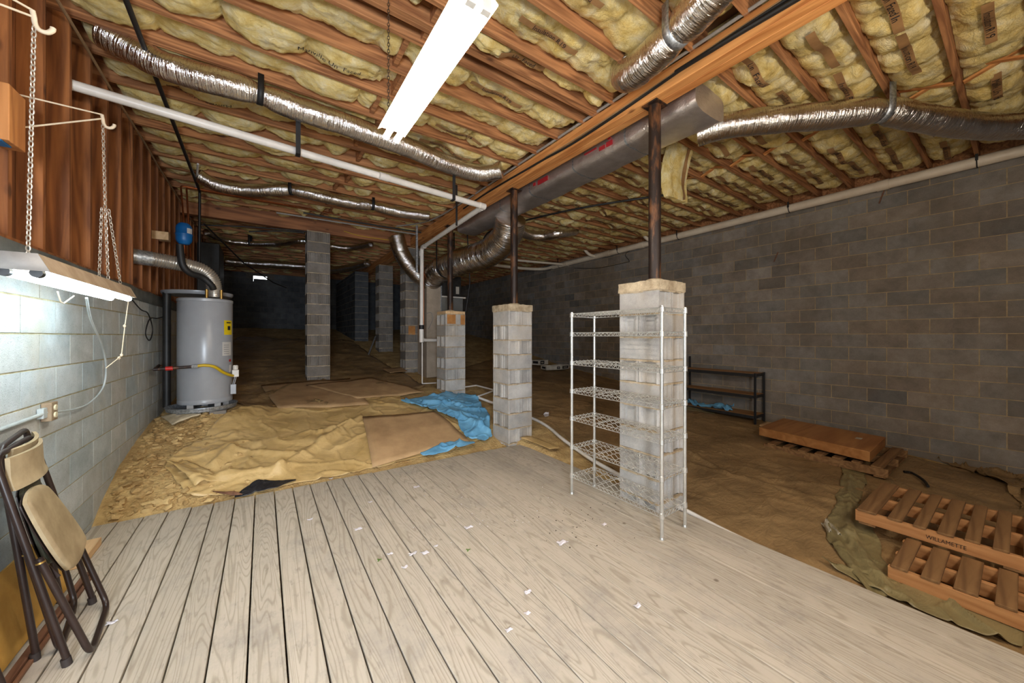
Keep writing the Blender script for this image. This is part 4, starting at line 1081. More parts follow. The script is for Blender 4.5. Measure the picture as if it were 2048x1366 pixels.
def bracket(tip, wy, zt, zb, label):
    root = empty('wall_hook', (-1.08, wy, zb), label, 'hook', 'wire hooks on the left wall')
    wx = -1.095
    b = MB(); b.bb((wx - .002, wy - .012, zb - .03), (wx + .004, wy + .012, zt + .03)); b.build('wall_plate', 'hook', root)
    tip = Vector(tip); a = MB(); e = tip + Vector((0, 0, .055))
    a.tube([(wx, wy, zt), e], .0045, 8); a.tube([(wx, wy, zb), tip + Vector((0, 0, .03))], .0045, 8); a.build('support_arms', 'hook', root)
    k = MB(); k.tube(smooth_path([e, tip + Vector((.003, .003, .03)), tip + Vector((.006, .004, .005)), tip + Vector((.016, .006, -.012)), tip + Vector((.035, .008, -.012)), tip + Vector((.048, .010, .004)), tip + Vector((.05, .01, .016))], 6), .0085, 10); k.build('hook_tip', 'hook', root)
bracket(h2 + Vector((-.004, 0, .006)), 3.04, 2.745, 2.55, 'cream wire hook holding the far chain of the shop light')
bracket(h1 + Vector((-.004, 0, .006)), 2.05, 2.80, 2.66, 'cream wire hook holding the near chain at the top left')
# cord from the shop light to the outlet
line([onX(173, 596, -.84), onX(182, 640, -.9), onX(204, 690, -.98), onX(212, 735, -1.02), onX(206, 775, -1.04), onX(180, 805, -1.045), onX(150, 818, -1.045), onX(120, 823, -1.045), onX(108, 824, -1.045)], .006, 'conduit', 'power_cord', 'white and grey power cord drooping from the shop light to the outlet', 'cord', 8, 7)
def outlet():
    c = onX(97, 823, -1.06)
    root = empty('wall_outlet', (c.x, c.y, c.z - .06), 'cream outlet on a rusty box with painted conduit on the block wall', 'outlet')
    b = MB(); b.bb((-1.078, c.y - .04, c.z - .055), (-1.035, c.y + .04, c.z + .055)); b.build('outlet_box', 'tin', root, bevel=.003)
    b = MB()
    for dz in (-.022, .022): b.tube([(-1.036, c.y, c.z + dz), (-1.028, c.y, c.z + dz)], .017, 14)
    b.build('receptacle', 'cream_plate', root)
    b = MB(); b.tube(fillet([(-1.06, c.y - .04, c.z), (-1.062, c.y - .14, c.z - .005), (-1.062, c.y - 1.6, c.z - .01)], .03), .011, 10); b.build('conduit', 'conduit', root)
    b = MB(); b.bb((-1.077, c.y - .09, c.z - .03), (-1.05, c.y - .041, c.z + .03)); b.build('junction_box', 'conduit', root, bevel=.003)
outlet()
# timber block with blue painted end
c = onX(30, 230, -1.02)
root = empty('timber_block', (c.x, c.y, c.z), 'short timber block with blue painted end nailed to the left studs', 'timber')
b = MB(); b.bb((-1.095, c.y - .05, c.z - .15), (-1.02, c.y + .10, c.z + .13)); b.build('block', 'wood_block', root, bevel=.004)
b = MB(); b.bb((-1.094, c.y - .049, c.z - .157), (-1.045, c.y + .04, c.z - .1505)); sp(b.build('painted_end', 'blue_paint', root), 'blue painted end')

# ------------------------------------------------------------------ wire shelf rack
def wire_rack():
    X0, X1, Y0, Y1 = 2.36, 2.665, 1.495, 2.41
    root = empty('wire_shelf_rack', ((X0 + X1) / 2, (Y0 + Y1) / 2, 0), 'tall chrome wire shelf rack standing on the deck', 'shelf rack')
    lv = [.165, .432, .697, .95, 1.211, 1.478, 1.655]
    for (x, y) in ((X0, Y0), (X1, Y0), (X0, Y1), (X1, Y1)):
        p = MB(); p.tube([(x, y, .02), (x, y, 1.69)], .0127, 16); po = p.build('post', 'chrome', root)
        f = MB(); f.lathe([(.016, 0), (.016, .012), (.008, .022)], (x, y, .0), 14); f.build('levelling_foot', 'chrome', po)
        for z in lv:
            c_ = MB(); c_.lathe([(.0135, -.022), (.019, -.018), (.0175, .018), (.0135, .022)], (x, y, z + .008), 16); c_.build('shelf_collar', 'chrome', po)
    for li, z in enumerate(lv):
        s = MB(); w = .0032; ins = .012
        zt, zb = z + .022, z - .008
        for (xa, ya, xb, yb) in ((X0, Y0, X0, Y1), (X1, Y0, X1, Y1), (X0, Y0, X1, Y0), (X0, Y1, X1, Y1)):
            for q in (zt, zb): s.tube([(xa, ya, q), (xb, yb, q)], w, 6)
            L = math.hypot(xb - xa, yb - ya); m = int(L / .042) * 2
            zig = []
            for i in range(m + 1):
                t = i / m; zig.append((lerp(xa, xb, t), lerp(ya, yb, t), zt if i % 2 else zb))
            s.tube(zig, w * .8, 5)
        s.build('shelf_rim', 'chrome', root)
        g = MB(); nw = 5
        for i in range(1, nw + 1):
            x = lerp(X0, X1, i / (nw + 1)); path = []
            m = 90; flat = li >= 5
            for j in range(m + 1):
                y = lerp(Y0, Y1, j / m); a = 0 if flat else .013 * math.cos(2 * PI * (y - Y0) / .102)
                path.append((x, y, zt - .004 + a))
            g.tube(path if not flat else [path[0], path[-1]], .0026, 6)
        for t in ((.33, .66) if li < 5 else [j / 26 for j in range(1, 26)]):
            y = lerp(Y0, Y1, t); g.tube([(X0, y, zt - .001), (X1, y, zt - .001)], .002 if li >= 5 else .003, 5)
        g.build('wavy_shelf_wires' if li < 5 else 'shelf_wires', 'chrome', root)
wire_rack()

# ------------------------------------------------------------------ dark shelving, slab, pallets at the right wall
def boltless():
    X0, X1, Y0, Y1 = 6.90, 7.30, 2.64, 3.98
    zf = lambda x, y: G(x, y)
    zb = -.02
    root = empty('shelving_unit', (7.1, 3.3, zb), 'low black steel shelving with three wooden shelves by the right wall', 'shelving')
    for (x, y, zt) in ((X0, Y0, .83), (X1, Y0, .83), (X0, Y1, .83), (X1, Y1, 1.05)):
        b = MB(); b.bb((x - .02, y - .003, zb - .03 + (.1 if y > 3 else 0)), (x + .02, y + .003, zt)); b.bb((x + (.017 if x < 7 else -.02), y - .02, zb - .03 + (.1 if y > 3 else 0)), (x + (.02 if x < 7 else -.017), y + .02, zt)); b.build('leg', 'shelf_steel', root)
    for z in (.82, .45, .10):
        b = MB(); b.bb((X0, Y0, z - .05), (X0 + .003, Y1, z)); b.bb((X1 - .003, Y0, z - .05), (X1, Y1, z)); b.bb((X0, Y0, z - .05), (X1, Y0 + .003, z)); b.bb((X0, Y1 - .003, z - .05), (X1, Y1, z)); b.build('shelf_rail', 'shelf_steel', root)
        b = MB(); b.bb((X0 + .004, Y0 + .004, z - .009), (X1 - .004, Y1 - .004, z + .003)); b.build('shelf_board', 'shelf_board', root)
boltless()
def tarpfn(pts, h, seed, mat, name, label, zfun, nu=46, nv=30, rag=.05, cat='tarp', fold=.03, thin=.004):
    """cloth: a bilinear quad with ragged edges, folds and ripples over a ground function"""
    A, B, C_, D_ = [Vector((p[0], p[1], 0)) for p in pts]
    b = MB()
    def fn(u, v):
        uu = u + rag * N(u * 2 + seed, v * 5, seed) * (1 - abs(2 * u - 1)) ** 0 ; vv = v + rag * N(u * 5, v * 2 + seed, seed + 3)
        p = A.lerp(B, uu).lerp(D_.lerp(C_, uu), vv)
        z = zfun(p.x, p.y) + h
        r1 = abs(N(p.x * 2.2 + seed, p.y * 3.1, seed)); z += fold * max(0, .22 - r1) / .22
        r2 = abs(N(p.x * 6 + seed, p.y * 5, seed + 9)); z += fold * .45 * max(0, .2 - r2) / .2
        z += .004 * N(p.x * 16, p.y * 16, seed)
        return (p.x, p.y, z)
    b.grid(nu, nv, fn); o = b.build(name, mat, sharp=180, solid=thin)
    if label: tag(o, label, cat)
    return o
def zmax(x, y): 
    s = [(x + dx, y + dy) for dx in (-.06, 0, .06) for dy in (-.06, 0, .06)]
    return max(GN(*q) for q in s)
tarpfn([(6.91, 3.06), (7.16, 3.08), (7.14, 3.86), (6.885, 3.84)], .116, 4, 'tarp', 'blue_tarp', 'folded blue tarp lying on the bottom shelf of the black shelving', lambda x, y: 0, 30, 26, .05, 'tarp', .085, .003)
def pallet(name, X0, X1, Y0, Y1, zf, nb, label, edge='pallet_edge', skip=(), wid=.095, word=None, group='wooden pallets', tilt=None, boards_y=None, kmat='pallet'):
    root = empty(name, ((X0 + X1) / 2, (Y0 + Y1) / 2, zf), label, 'pallet', group)
    for x in (X0 + .02, (X0 + X1) / 2, X1 - .02):
        b = MB(); b.bb((x - .019, Y0, zf), (x + .019, Y1, zf + .09)); s = b.build('stringer', edge, root, bevel=.003)
        if word and x == X0 + .02:
            vs, fs, w = text_mesh(word); q = MB(); sz = .19 / w
            q.add([(x - .0205, .425 - v[0] * sz, zf + .028 + v[1] * sz * 1.25) for v in vs], fs); q.build('stencilled_word', 'ink', s)
    ys = boards_y or [lerp(Y1 - .09, Y0 + .09, i / (nb - 1)) for i in range(nb)]
    for i, y in enumerate(ys):
        if i in skip: continue
        hw = wid / 2 * R.uniform(.85, 1.1) * (1.5 if i == 0 and wid < .09 and word else 1)
        b = MB(); b.cr = .5 + R.uniform(-.1, .1); b.bb((X0 + R.uniform(-.01, .01), y - hw, zf + .091), (X1 + R.uniform(-.02, .01), y + hw, zf + .108)); b.build('deck_board', kmat, root, bevel=.003)
    for y in (Y1 - .07, (Y0 + Y1) / 2, Y0 + .07):
        b = MB(); b.bb((X0, y - .05, zf - .0165), (X1, y + .05, zf - .0005)); b.build('bottom_board', kmat, root, bevel=.003)
    return root
pallet('wooden_pallet', 5.79, 6.98, .88, 2.10, -.135, 7, 'brown wooden pallet lying under the thick wooden slab', 'pallet')
def slab():
    root = empty('wooden_slab', (6.4, 1.65, 0), 'thick varnished wooden slab resting on the far pallet', 'slab')
    A = [(5.80, 1.03), (6.82, 1.06), (7.02, 2.27), (6.03, 2.25)]
    b = MB(); b.prism(A, .001, .12); b.build('slab_body', 'slab', root, bevel=.006)
    l = MB(); l.bb((6.40, 1.22, .1205), (6.50, 1.28, .1215)); l.build('paper_label', 'card_white', root)
slab()
pallet('wooden_pallet', 4.09, 5.03, -.75, .815, -.078, 7, 'near pallet with a dark stencilled word on its front stringer', word='WILLAMETTE', boards_y=[.745, .585, .455, .33, .21, .09, -.03, -.16, -.29, -.42], wid=.076)
pallet('wooden_pallet', 3.50, 4.06, -.80, .535, -.188, 6, 'lowest pallet in front, nearest the deck edge', boards_y=[.48, .345, .205, .06, -.08, -.22, -.36], wid=.086)
b = MB(); b.bb((6.85, 2.42, -.045), (7.20, 2.55, -.02)); tag(b.build('timber_offcut', 'wood_pale', bevel=.002), 'small timber offcut on the ground at the end of the black shelving', 'timber')
# ------------------------------------------------------------------ sheets on the ground
def ridge(x, y, segs):
    z = 0
    for (x0, y0, x1, y1, h, w) in segs:
        a = Vector((x0, y0)); d = Vector((x1 - x0, y1 - y0)); L = d.length; p = Vector((x, y)) - a; t = max(0, min(1, p.dot(d) / (L * L)))
        q = (p - d * t).length + .03 * N(x * 6, y * 6, 2); z += h * math.exp(-(q / w) ** 2)
    return z
def sheet(poly, mat, name, label, segs=(), h=.012, seed=1, step=.03, cat='plastic sheet', thin=.003, fold=.02, kind=None):
    xs = [p[0] for p in poly]; ys = [p[1] for p in poly]; x0, x1, y0, y1 = min(xs), max(xs), min(ys), max(ys)
    nx, ny = max(2, int((x1 - x0) / step)), max(2, int((y1 - y0) / step))
    def inside(x, y):
        x += .05 * N(x * 3, y * 3, seed) + .008 * N(x * 9, y * 9, seed); y += .05 * N(x * 3, y * 3, seed + 5) + .008 * N(x * 9, y * 9, seed + 2); c = False; j = len(poly) - 1
        for i in range(len(poly)):
            xi, yi = poly[i]; xj, yj = poly[j]
            if (yi > y) != (yj > y) and x < (xj - xi) * (y - yi) / (yj - yi) + xi: c = not c
            j = i
        return c
    b = MB()
    def fn(u, v):
        x = min(max(lerp(x0, x1, u), XL + .02), XR - .02); y = lerp(y0, y1, v); z = GN(x, y) + h
        w1, w2 = N(x * 2, y * 2, seed + 6) * .4, N(x * 2, y * 2, seed + 8) * .4
        z += fold * max(0, 1 - abs(N((x + w1) * 1.5 + seed, (y + w2) * 2.1, seed)) / .10) ** 1.5 + fold * .5 * max(0, 1 - abs(N(x * 4.2 + w2, y * 4 + seed, seed + 4)) / .09) ** 1.5
        return (x, y, z + ridge(x, y, segs) + .004 * N(x * 7, y * 7, seed))
    b.grid(nx, ny, fn, skip=lambda u, v: not inside(lerp(x0, x1, u), lerp(y0, y1, v)))
    # ease the stair-stepped outline into a smooth torn edge
    cnt = {}
    for f in b.f:
        for a_, c_ in zip(f, f[1:] + f[:1]):
            k_ = (min(a_, c_), max(a_, c_)); cnt[k_] = cnt.get(k_, 0) + 1
    nb = {}
    for (a_, c_), k_ in cnt.items():
        if k_ == 1: nb.setdefault(a_, []).append(c_); nb.setdefault(c_, []).append(a_)
    for _ in range(5):
        new = {k_: sum((b.v[q] for q in v_), Vector()) / len(v_) for k_, v_ in nb.items() if len(v_) == 2}
        for k_, p_ in new.items(): b.v[k_] = b.v[k_].lerp(p_, .6)
    for k_ in nb:
        p_ = b.v[k_]; q_ = fn((p_.x - x0) / (x1 - x0), (p_.y - y0) / (y1 - y0)); b.v[k_] = Vector((p_.x, p_.y, q_[2]))
    # drop loose vertices
    used = sorted({k for f in b.f for k in f}); mp = {k: i for i, k in enumerate(used)}
    b.v = [b.v[k] for k in used]; b.f = [[mp[k] for k in f] for f in b.f]
    o = b.build(name, mat, sharp=180, solid=thin); tag(o, label, cat, None, kind); return o
def gz(x, y, it=6):
    """photo pixel -> point on the ground"""
    z = 0.0
    for _ in range(14):
        p = onZ(x, y, z); z = lerp(z, G(p.x, p.y), .6)
    return (p.x, p.y)
sheet([gz(*p) for p in [(330, 935), (372, 1003), (470, 992), (735, 938), (890, 905), (960, 880), (800, 792), (600, 800), (500, 815), (430, 860)]], 'poly', 'plastic_sheet', 'dusty tan plastic sheet crumpled over the slope at the deck edge',
      [(*gz(720, 840), *gz(560, 945), .05, .05), (*gz(470, 905), *gz(620, 915), .03, .04), (*gz(560, 945), *gz(440, 960), .05, .05), (*gz(640, 870), *gz(700, 850), .03, .03), (*gz(430, 930), *gz(460, 905), .06, .05)], .016, 2, .016, fold=.022)
sheet([(-.2, 6.0), (1.4, 5.9), (2.6, 6.6), (2.6, 8.0), (2.3, 12), (-.6, 13), (-.9, 8), (-.4, 7)], 'poly_dark', 'plastic_sheet', 'brown dirty plastic sheet over the ground around the tall lone pier', [(.4, 7.5, -.1, 6.6, .04, .05), (1.2, 7.8, 1.9, 6.9, .03, .05)], .012, 5, .06, fold=.03)
sheet([(3.05, -.9), (7.2, -.9), (7.28, 2.6), (7.2, 7.6), (5.5, 9), (3.6, 8), (3.7, 5.5), (3.4, 3.4), (3.02, 1.4)], 'poly_dark', 'plastic_sheet', 'dirty brown plastic sheet covering the ground right of the deck', [(4.3, 1.9, 4.9, 3.2, .02, .03), (5.2, 1.0, 4.6, 1.6, .025, .03), (4.6, 1.1, 4.2, 2.3, .02, .03)], .008, 8, .03, fold=.013)
sheet([gz(*p) for p in [(1690, 930), (1735, 935), (1722, 1010), (1760, 1090), (1800, 1200), (1740, 1215), (1690, 1130), (1650, 1080), (1668, 1010)]], 'poly_green', 'plastic_sheet', 'olive plastic strip bunched beside the near pallet', [(*gz(1700, 960), *gz(1700, 1080), .03, .03), (*gz(1690, 1060), *gz(1770, 1190), .035, .035), (*gz(1660, 1070), *gz(1740, 1200), .03, .03)], .02, 11, .012, fold=.022)
sheet([gz(*p) for p in [(1640, 1130), (1700, 1165), (1800, 1215), (1990, 1290), (2048, 1300), (2048, 1240), (1900, 1190), (1780, 1170)]], 'poly_green', 'plastic_sheet', 'rumpled plastic along the deck edge in front of the near pallet', [], .03, 14, .012, fold=.04)
sheet([gz(*p) for p in [(1640, 1050), (1700, 1065), (1712, 1085), (1660, 1080)]], 'poly_clear', 'plastic_scrap', 'crumpled clear plastic wad on the dirt near the pallets', [], .02, 17, .007, fold=.06)
sheet([gz(*p) for p in [(1870, 920), (2010, 975), (2048, 1030), (2048, 940), (1950, 915)]], 'poly_dark', 'plastic_sheet', 'dark plastic folded up against the foot of the right wall', [], .03, 19, .02, fold=.06)
sheet([gz(*p) for p in [(1300, 760), (1420, 800), (1430, 830), (1250, 800)]], 'poly_green', 'plastic_sheet', 'olive plastic scrap behind the wire rack', [], .02, 23, .02)
# flattened boards
def flat(pts, mat, name, label, cat, th=.006, h=.02):
    P = [gz(*p) for p in pts]; b = MB(); A, B, C_, D_ = [Vector(p) for p in P]
    def fn(u, v):
        p = A.lerp(B, u).lerp(D_.lerp(C_, u), v); return (p.x, p.y, zmax(p.x, p.y) + h + .01 * N(p.x * 1.6, p.y * 1.6, 4))
    b.grid(16, 12, fn); return tag(b.build(name, mat, solid=th), label, cat)
flat([(725, 842), (868, 828), (940, 888), (745, 942)], 'card', 'cardboard_sheet', 'flattened cardboard sheet between the tan plastic and the blue tarp', 'cardboard', h=.03)
flat([(522, 775), (700, 760), (738, 815), (556, 824)], 'card', 'fibreboard_sheet', 'brown fibreboard sheet lying left on the ground behind the plastic', 'board', h=.03)
flat([(612, 776), (745, 760), (850, 790), (715, 803)], 'card', 'fibreboard_sheet', 'brown fibreboard sheet overlapping to the right near the short pier', 'board', h=.045)
flat([(765, 742), (808, 738), (815, 748), (780, 752)], 'card', 'cardboard_sheet', 'torn cardboard by the foot of the furnace side pier', 'cardboard', h=.05)
flat([(322, 846), (352, 836), (402, 838), (344, 862)], 'tile', 'stone_tile', 'pale flat tile on the dirt in front of the water heater', 'tile', .015, .03)
flat([(1062, 880), (1120, 902), (1100, 925), (1040, 890)], 'poly', 'plastic_scrap', 'tan plastic flap at the foot of the corner pier', 'plastic', .004, .045)
flat([(425, 998), (470, 1000), (485, 1005), (465, 1008)], 'trim_brown', 'wood_scrap', 'splintered wood scrap at the deck end', 'wood', .01, .04)
# blue tarps on the ground
def gtarp(px, label, seed, h=.03, nu=50, nv=34, fold=.035): 
    return tarpfn([gz(*p) for p in px], h, seed, 'tarp', 'blue_tarp', label, zmax, nu, nv, .05, 'tarp', fold)
def bigtarp():
    b = MB(); P = [gz(*p) for p in [(800, 806), (860, 796), (925, 792), (955, 800), (980, 840), (983, 880), (965, 892), (938, 886), (912, 850), (885, 832), (845, 822)]]
    xs = [p[0] for p in P]; ys = [p[1] for p in P]
    o = sheet(P, 'tarp', 'blue_tarp', 'crumpled blue tarp spread between the two block piers', [(*gz(900, 832), *gz(975, 870), .05, .05), (*gz(850, 812), *gz(905, 815), .05, .04), (*gz(945, 875), *gz(975, 850), .05, .05), (*gz(880, 802), *gz(930, 822), .04, .04)], .05, 31, .012, 'tarp', .003, .04)
bigtarp()
sheet([gz(*p) for p in [(836, 915), (900, 890), (945, 893), (946, 902), (880, 914), (842, 922)]], 'tarp', 'blue_tarp', 'small folded blue tarp strip at the deck edge', [], .055, 37, .009, 'tarp', .003, .04)
sheet([gz(*p) for p in [(462, 1000), (520, 968), (560, 968), (600, 966), (560, 982), (500, 998)]], 'poly_black', 'plastic_sheet', 'black plastic poking out at the end of the deck', [], .04, 41, .009, fold=.02)
# rubble along the left wall
def rubble():
    b = MB(); rr = random.Random(3)
    for i in range(1500):
        y = 4.15 + rr.random() ** 1.3 * 2.4; x = XL + .06 + rr.random() ** 1.4 * (.95 if y < 5 else .55); q = .005 + rr.random() ** 5 * .038
        c = Vector((x, y, GN(x, y) + q * .25)); A = [rr.uniform(.6, 1.25) for _ in range(12)]
        ph = (1 + 5 ** .5) / 2; V = [(-1, ph, 0), (1, ph, 0), (-1, -ph, 0), (1, -ph, 0), (0, -1, ph), (0, 1, ph), (0, -1, -ph), (0, 1, -ph), (ph, 0, -1), (ph, 0, 1), (-ph, 0, -1), (-ph, 0, 1)]
        F_ = [(0, 11, 5), (0, 5, 1), (0, 1, 7), (0, 7, 10), (0, 10, 11), (1, 5, 9), (5, 11, 4), (11, 10, 2), (10, 7, 6), (7, 1, 8), (3, 9, 4), (3, 4, 2), (3, 2, 6), (3, 6, 8), (3, 8, 9), (4, 9, 5), (2, 4, 11), (6, 2, 10), (8, 6, 7), (9, 8, 1)]
        Rm = Matrix.Rotation(rr.random() * 6, 3, 'Z'); b.cr = .5 + rr.uniform(-.15, .15)
        b.add([c + Rm @ Vector((v[0] / 1.9 * q * A[k] * 1.25, v[1] / 1.9 * q * A[k], v[2] / 1.9 * q * A[k] * .7)) for k, v in enumerate(V)], F_)
    o = b.build('dirt_clods', 'clod'); tag(o, 'loose tan dirt clods and stones along the foot of the left wall', 'dirt', None, 'stuff')
rubble()
# deck litter
def scraps():
    rr = random.Random(12)
    spots = [(833, 975, 1.3, 'grey white fluff tuft near the far deck edge'), (1123, 1087, 1.6, 'largest white torn paper scrap, right of the deck centre'), (937, 1056, 1.2, 'pale pink paper scrap near the middle of the deck'), (850, 1107, 1.1, 'crumpled white scrap left of the deck centre, rightmost of a close pair'), (826, 1109, 1, 'crumpled white scrap left of the deck centre, leftmost of a close pair'), (716, 1059, 1.1, 'flat pale scrap lying across a seam left of the deck centre'), (810, 1136, .8, 'small white scrap below the close pair of scraps'), (780, 1109, .8, 'small white scrap on a deck seam left of the pair'), (741, 1005, .7, 'small pale scrap on the left part of the deck'), (1056, 1185, .9, 'white curled chip in the deck foreground'), (1275, 1214, .9, 'white chip in the right foreground of the deck'), (1017, 1262, .7, 'tiny white chip on a seam in the front of the deck'), (1055, 1228, .7, 'tiny pale chip on a seam below the curled chip'), (1208, 1050, .9, 'flat pale paper bit near the rack foot'), (872, 1093, .6, 'tiny white bit on a seam right of the scrap pair'), (224, 1247, .9, 'white scrap beside the folding chair feet'), (620, 1040, .9, 'pale flat scrap on the left deck boards'), (662, 958, .8, 'small white scrap near the tan plastic')]
    for (px, py, s, lab) in spots:
        c = onZ(px, py, 0); b = MB(); r = .017 * s; sd = rr.random() * 50
        def fn(u, v):
            x = (u - .5) * 2; y = (v - .5) * 2; q = 1 + .5 * N(x * 1.5 + sd, y * 1.5, sd)
            return (c.x + x * r * q * 1.3, c.y + y * r * q * .8, .003 + .010 * s * abs(N(x * 1.4 + sd, y * 1.4, 3)) + .004 * (x * x))
        b.grid(8, 6, fn); tag(b.build('paper_scrap', 'scrap', solid=.001), lab, 'paper scrap', 'paper scraps on the deck')
    for nm, mat, lab, cnt, (cxp, cyp, dx, dy) in (('pale_flecks', 'speck_w', 'scatter of tiny white flecks across the middle of the deck', 90, (960, 1010, 170, 70)), ('dark_flecks', 'speck', 'scatter of tiny dark crumbs on the deck near the rack', 46, (1140, 1050, 130, 50))):
        b = MB()
        for i in range(cnt):
            c = onZ(cxp + rr.gauss(0, .5) * dx, cyp + rr.gauss(0, .5) * dy, 0)
            if c.x > 2.6 or c.y > 3.8: continue
            s = rr.uniform(.0015, .005); b.box((c.x, c.y, s * .5 + .0005), (s * 1.6, s, s), Matrix.Rotation(rr.random() * 3, 3, 'Z'))
        tag(b.build(nm, mat), lab, 'debris', None, 'stuff')
    for (px, py, lab) in ((758, 1121, 'green leaf sprig on the left deck boards'), (936, 1101, 'green leaf sprig on a seam near the deck middle')):
        c = onZ(px, py, 0); b = MB()
        for a in (0, 1.9, 4.1): b.box((c.x + .008 * math.cos(a), c.y + .008 * math.sin(a), .004), (.018, .007, .002), Matrix.Rotation(a, 3, 'Z'))
        tag(b.build('leaf_sprig', 'leaf'), lab, 'leaf')
scraps()
sheet([gz(*p) for p in [(1086, 832), (1100, 828), (1098, 838), (1090, 840)]], 'scrap', 'paper_scrap', 'white paper scrap on the dirt beyond the wire rack', [], .03, 43, .01, 'paper scrap', .002, .03)

# cartons far right
def carton(px, Y, sx, sy, h, rz, label, dark, opened=False):
    c = onY(px[0], px[1], Y); z = max(GN(c.x + i, c.y + j) for i in (-.3, 0, .3) for j in (-.3, 0, .3)) + .012
    root = empty('carton', (c.x, c.y, z), label, 'box', 'cartons by the right wall'); T = Matrix.Translation((c.x, c.y, z)) @ Matrix.Rotation(rz, 4, 'Z')
    b = MB(T); t = .006
    b.bb((-sx, -sy, 0), (sx, -sy + t, h)); b.bb((-sx, sy - t, 0), (sx, sy, h)); b.bb((-sx, -sy, 0), (-sx + t, sy, h)); b.bb((sx - t, -sy, 0), (sx, sy, h)); b.bb((-sx, -sy, 0), (sx, sy, t))
    if not opened: b.bb((-sx, -sy, h - t), (sx, sy, h))
    b.build('carton_body', 'card_white', root)
    q = MB(T); q.bb((sx * dark[0], -sy - .002, h * .18), (sx * dark[1], -sy - .0005, h * .86)); q.bb((-sx - .002, -sy * .7, h * .3), (-sx - .0005, sy * .5, h * .8)); q.build('printed_panel', 'ink', root)
    l = MB(T)
    for i in range(4): l.bb((lerp(sx * dark[0], sx * dark[1], .2 + i * .16), -sy - .0035, h * .4), (lerp(sx * dark[0], sx * dark[1], .28 + i * .16), -sy - .0022, h * .65))
    l.build('printed_letters', 'card_white', root)
carton((1101, 731), 7.35, .21, .17, .10, -.25, 'open shallow white carton nearest the rack by the right wall', (.5, .95), True)
carton((1120, 728), 7.35, .20, .17, .11, .3, 'shallow white carton with a dark printed end, rightmost by the wall', (-.8, .8), True)
carton((1079, 722), 8.0, .2, .16, .14, .2, 'pale carton furthest left of the cartons by the right wall', (-.8, .1))

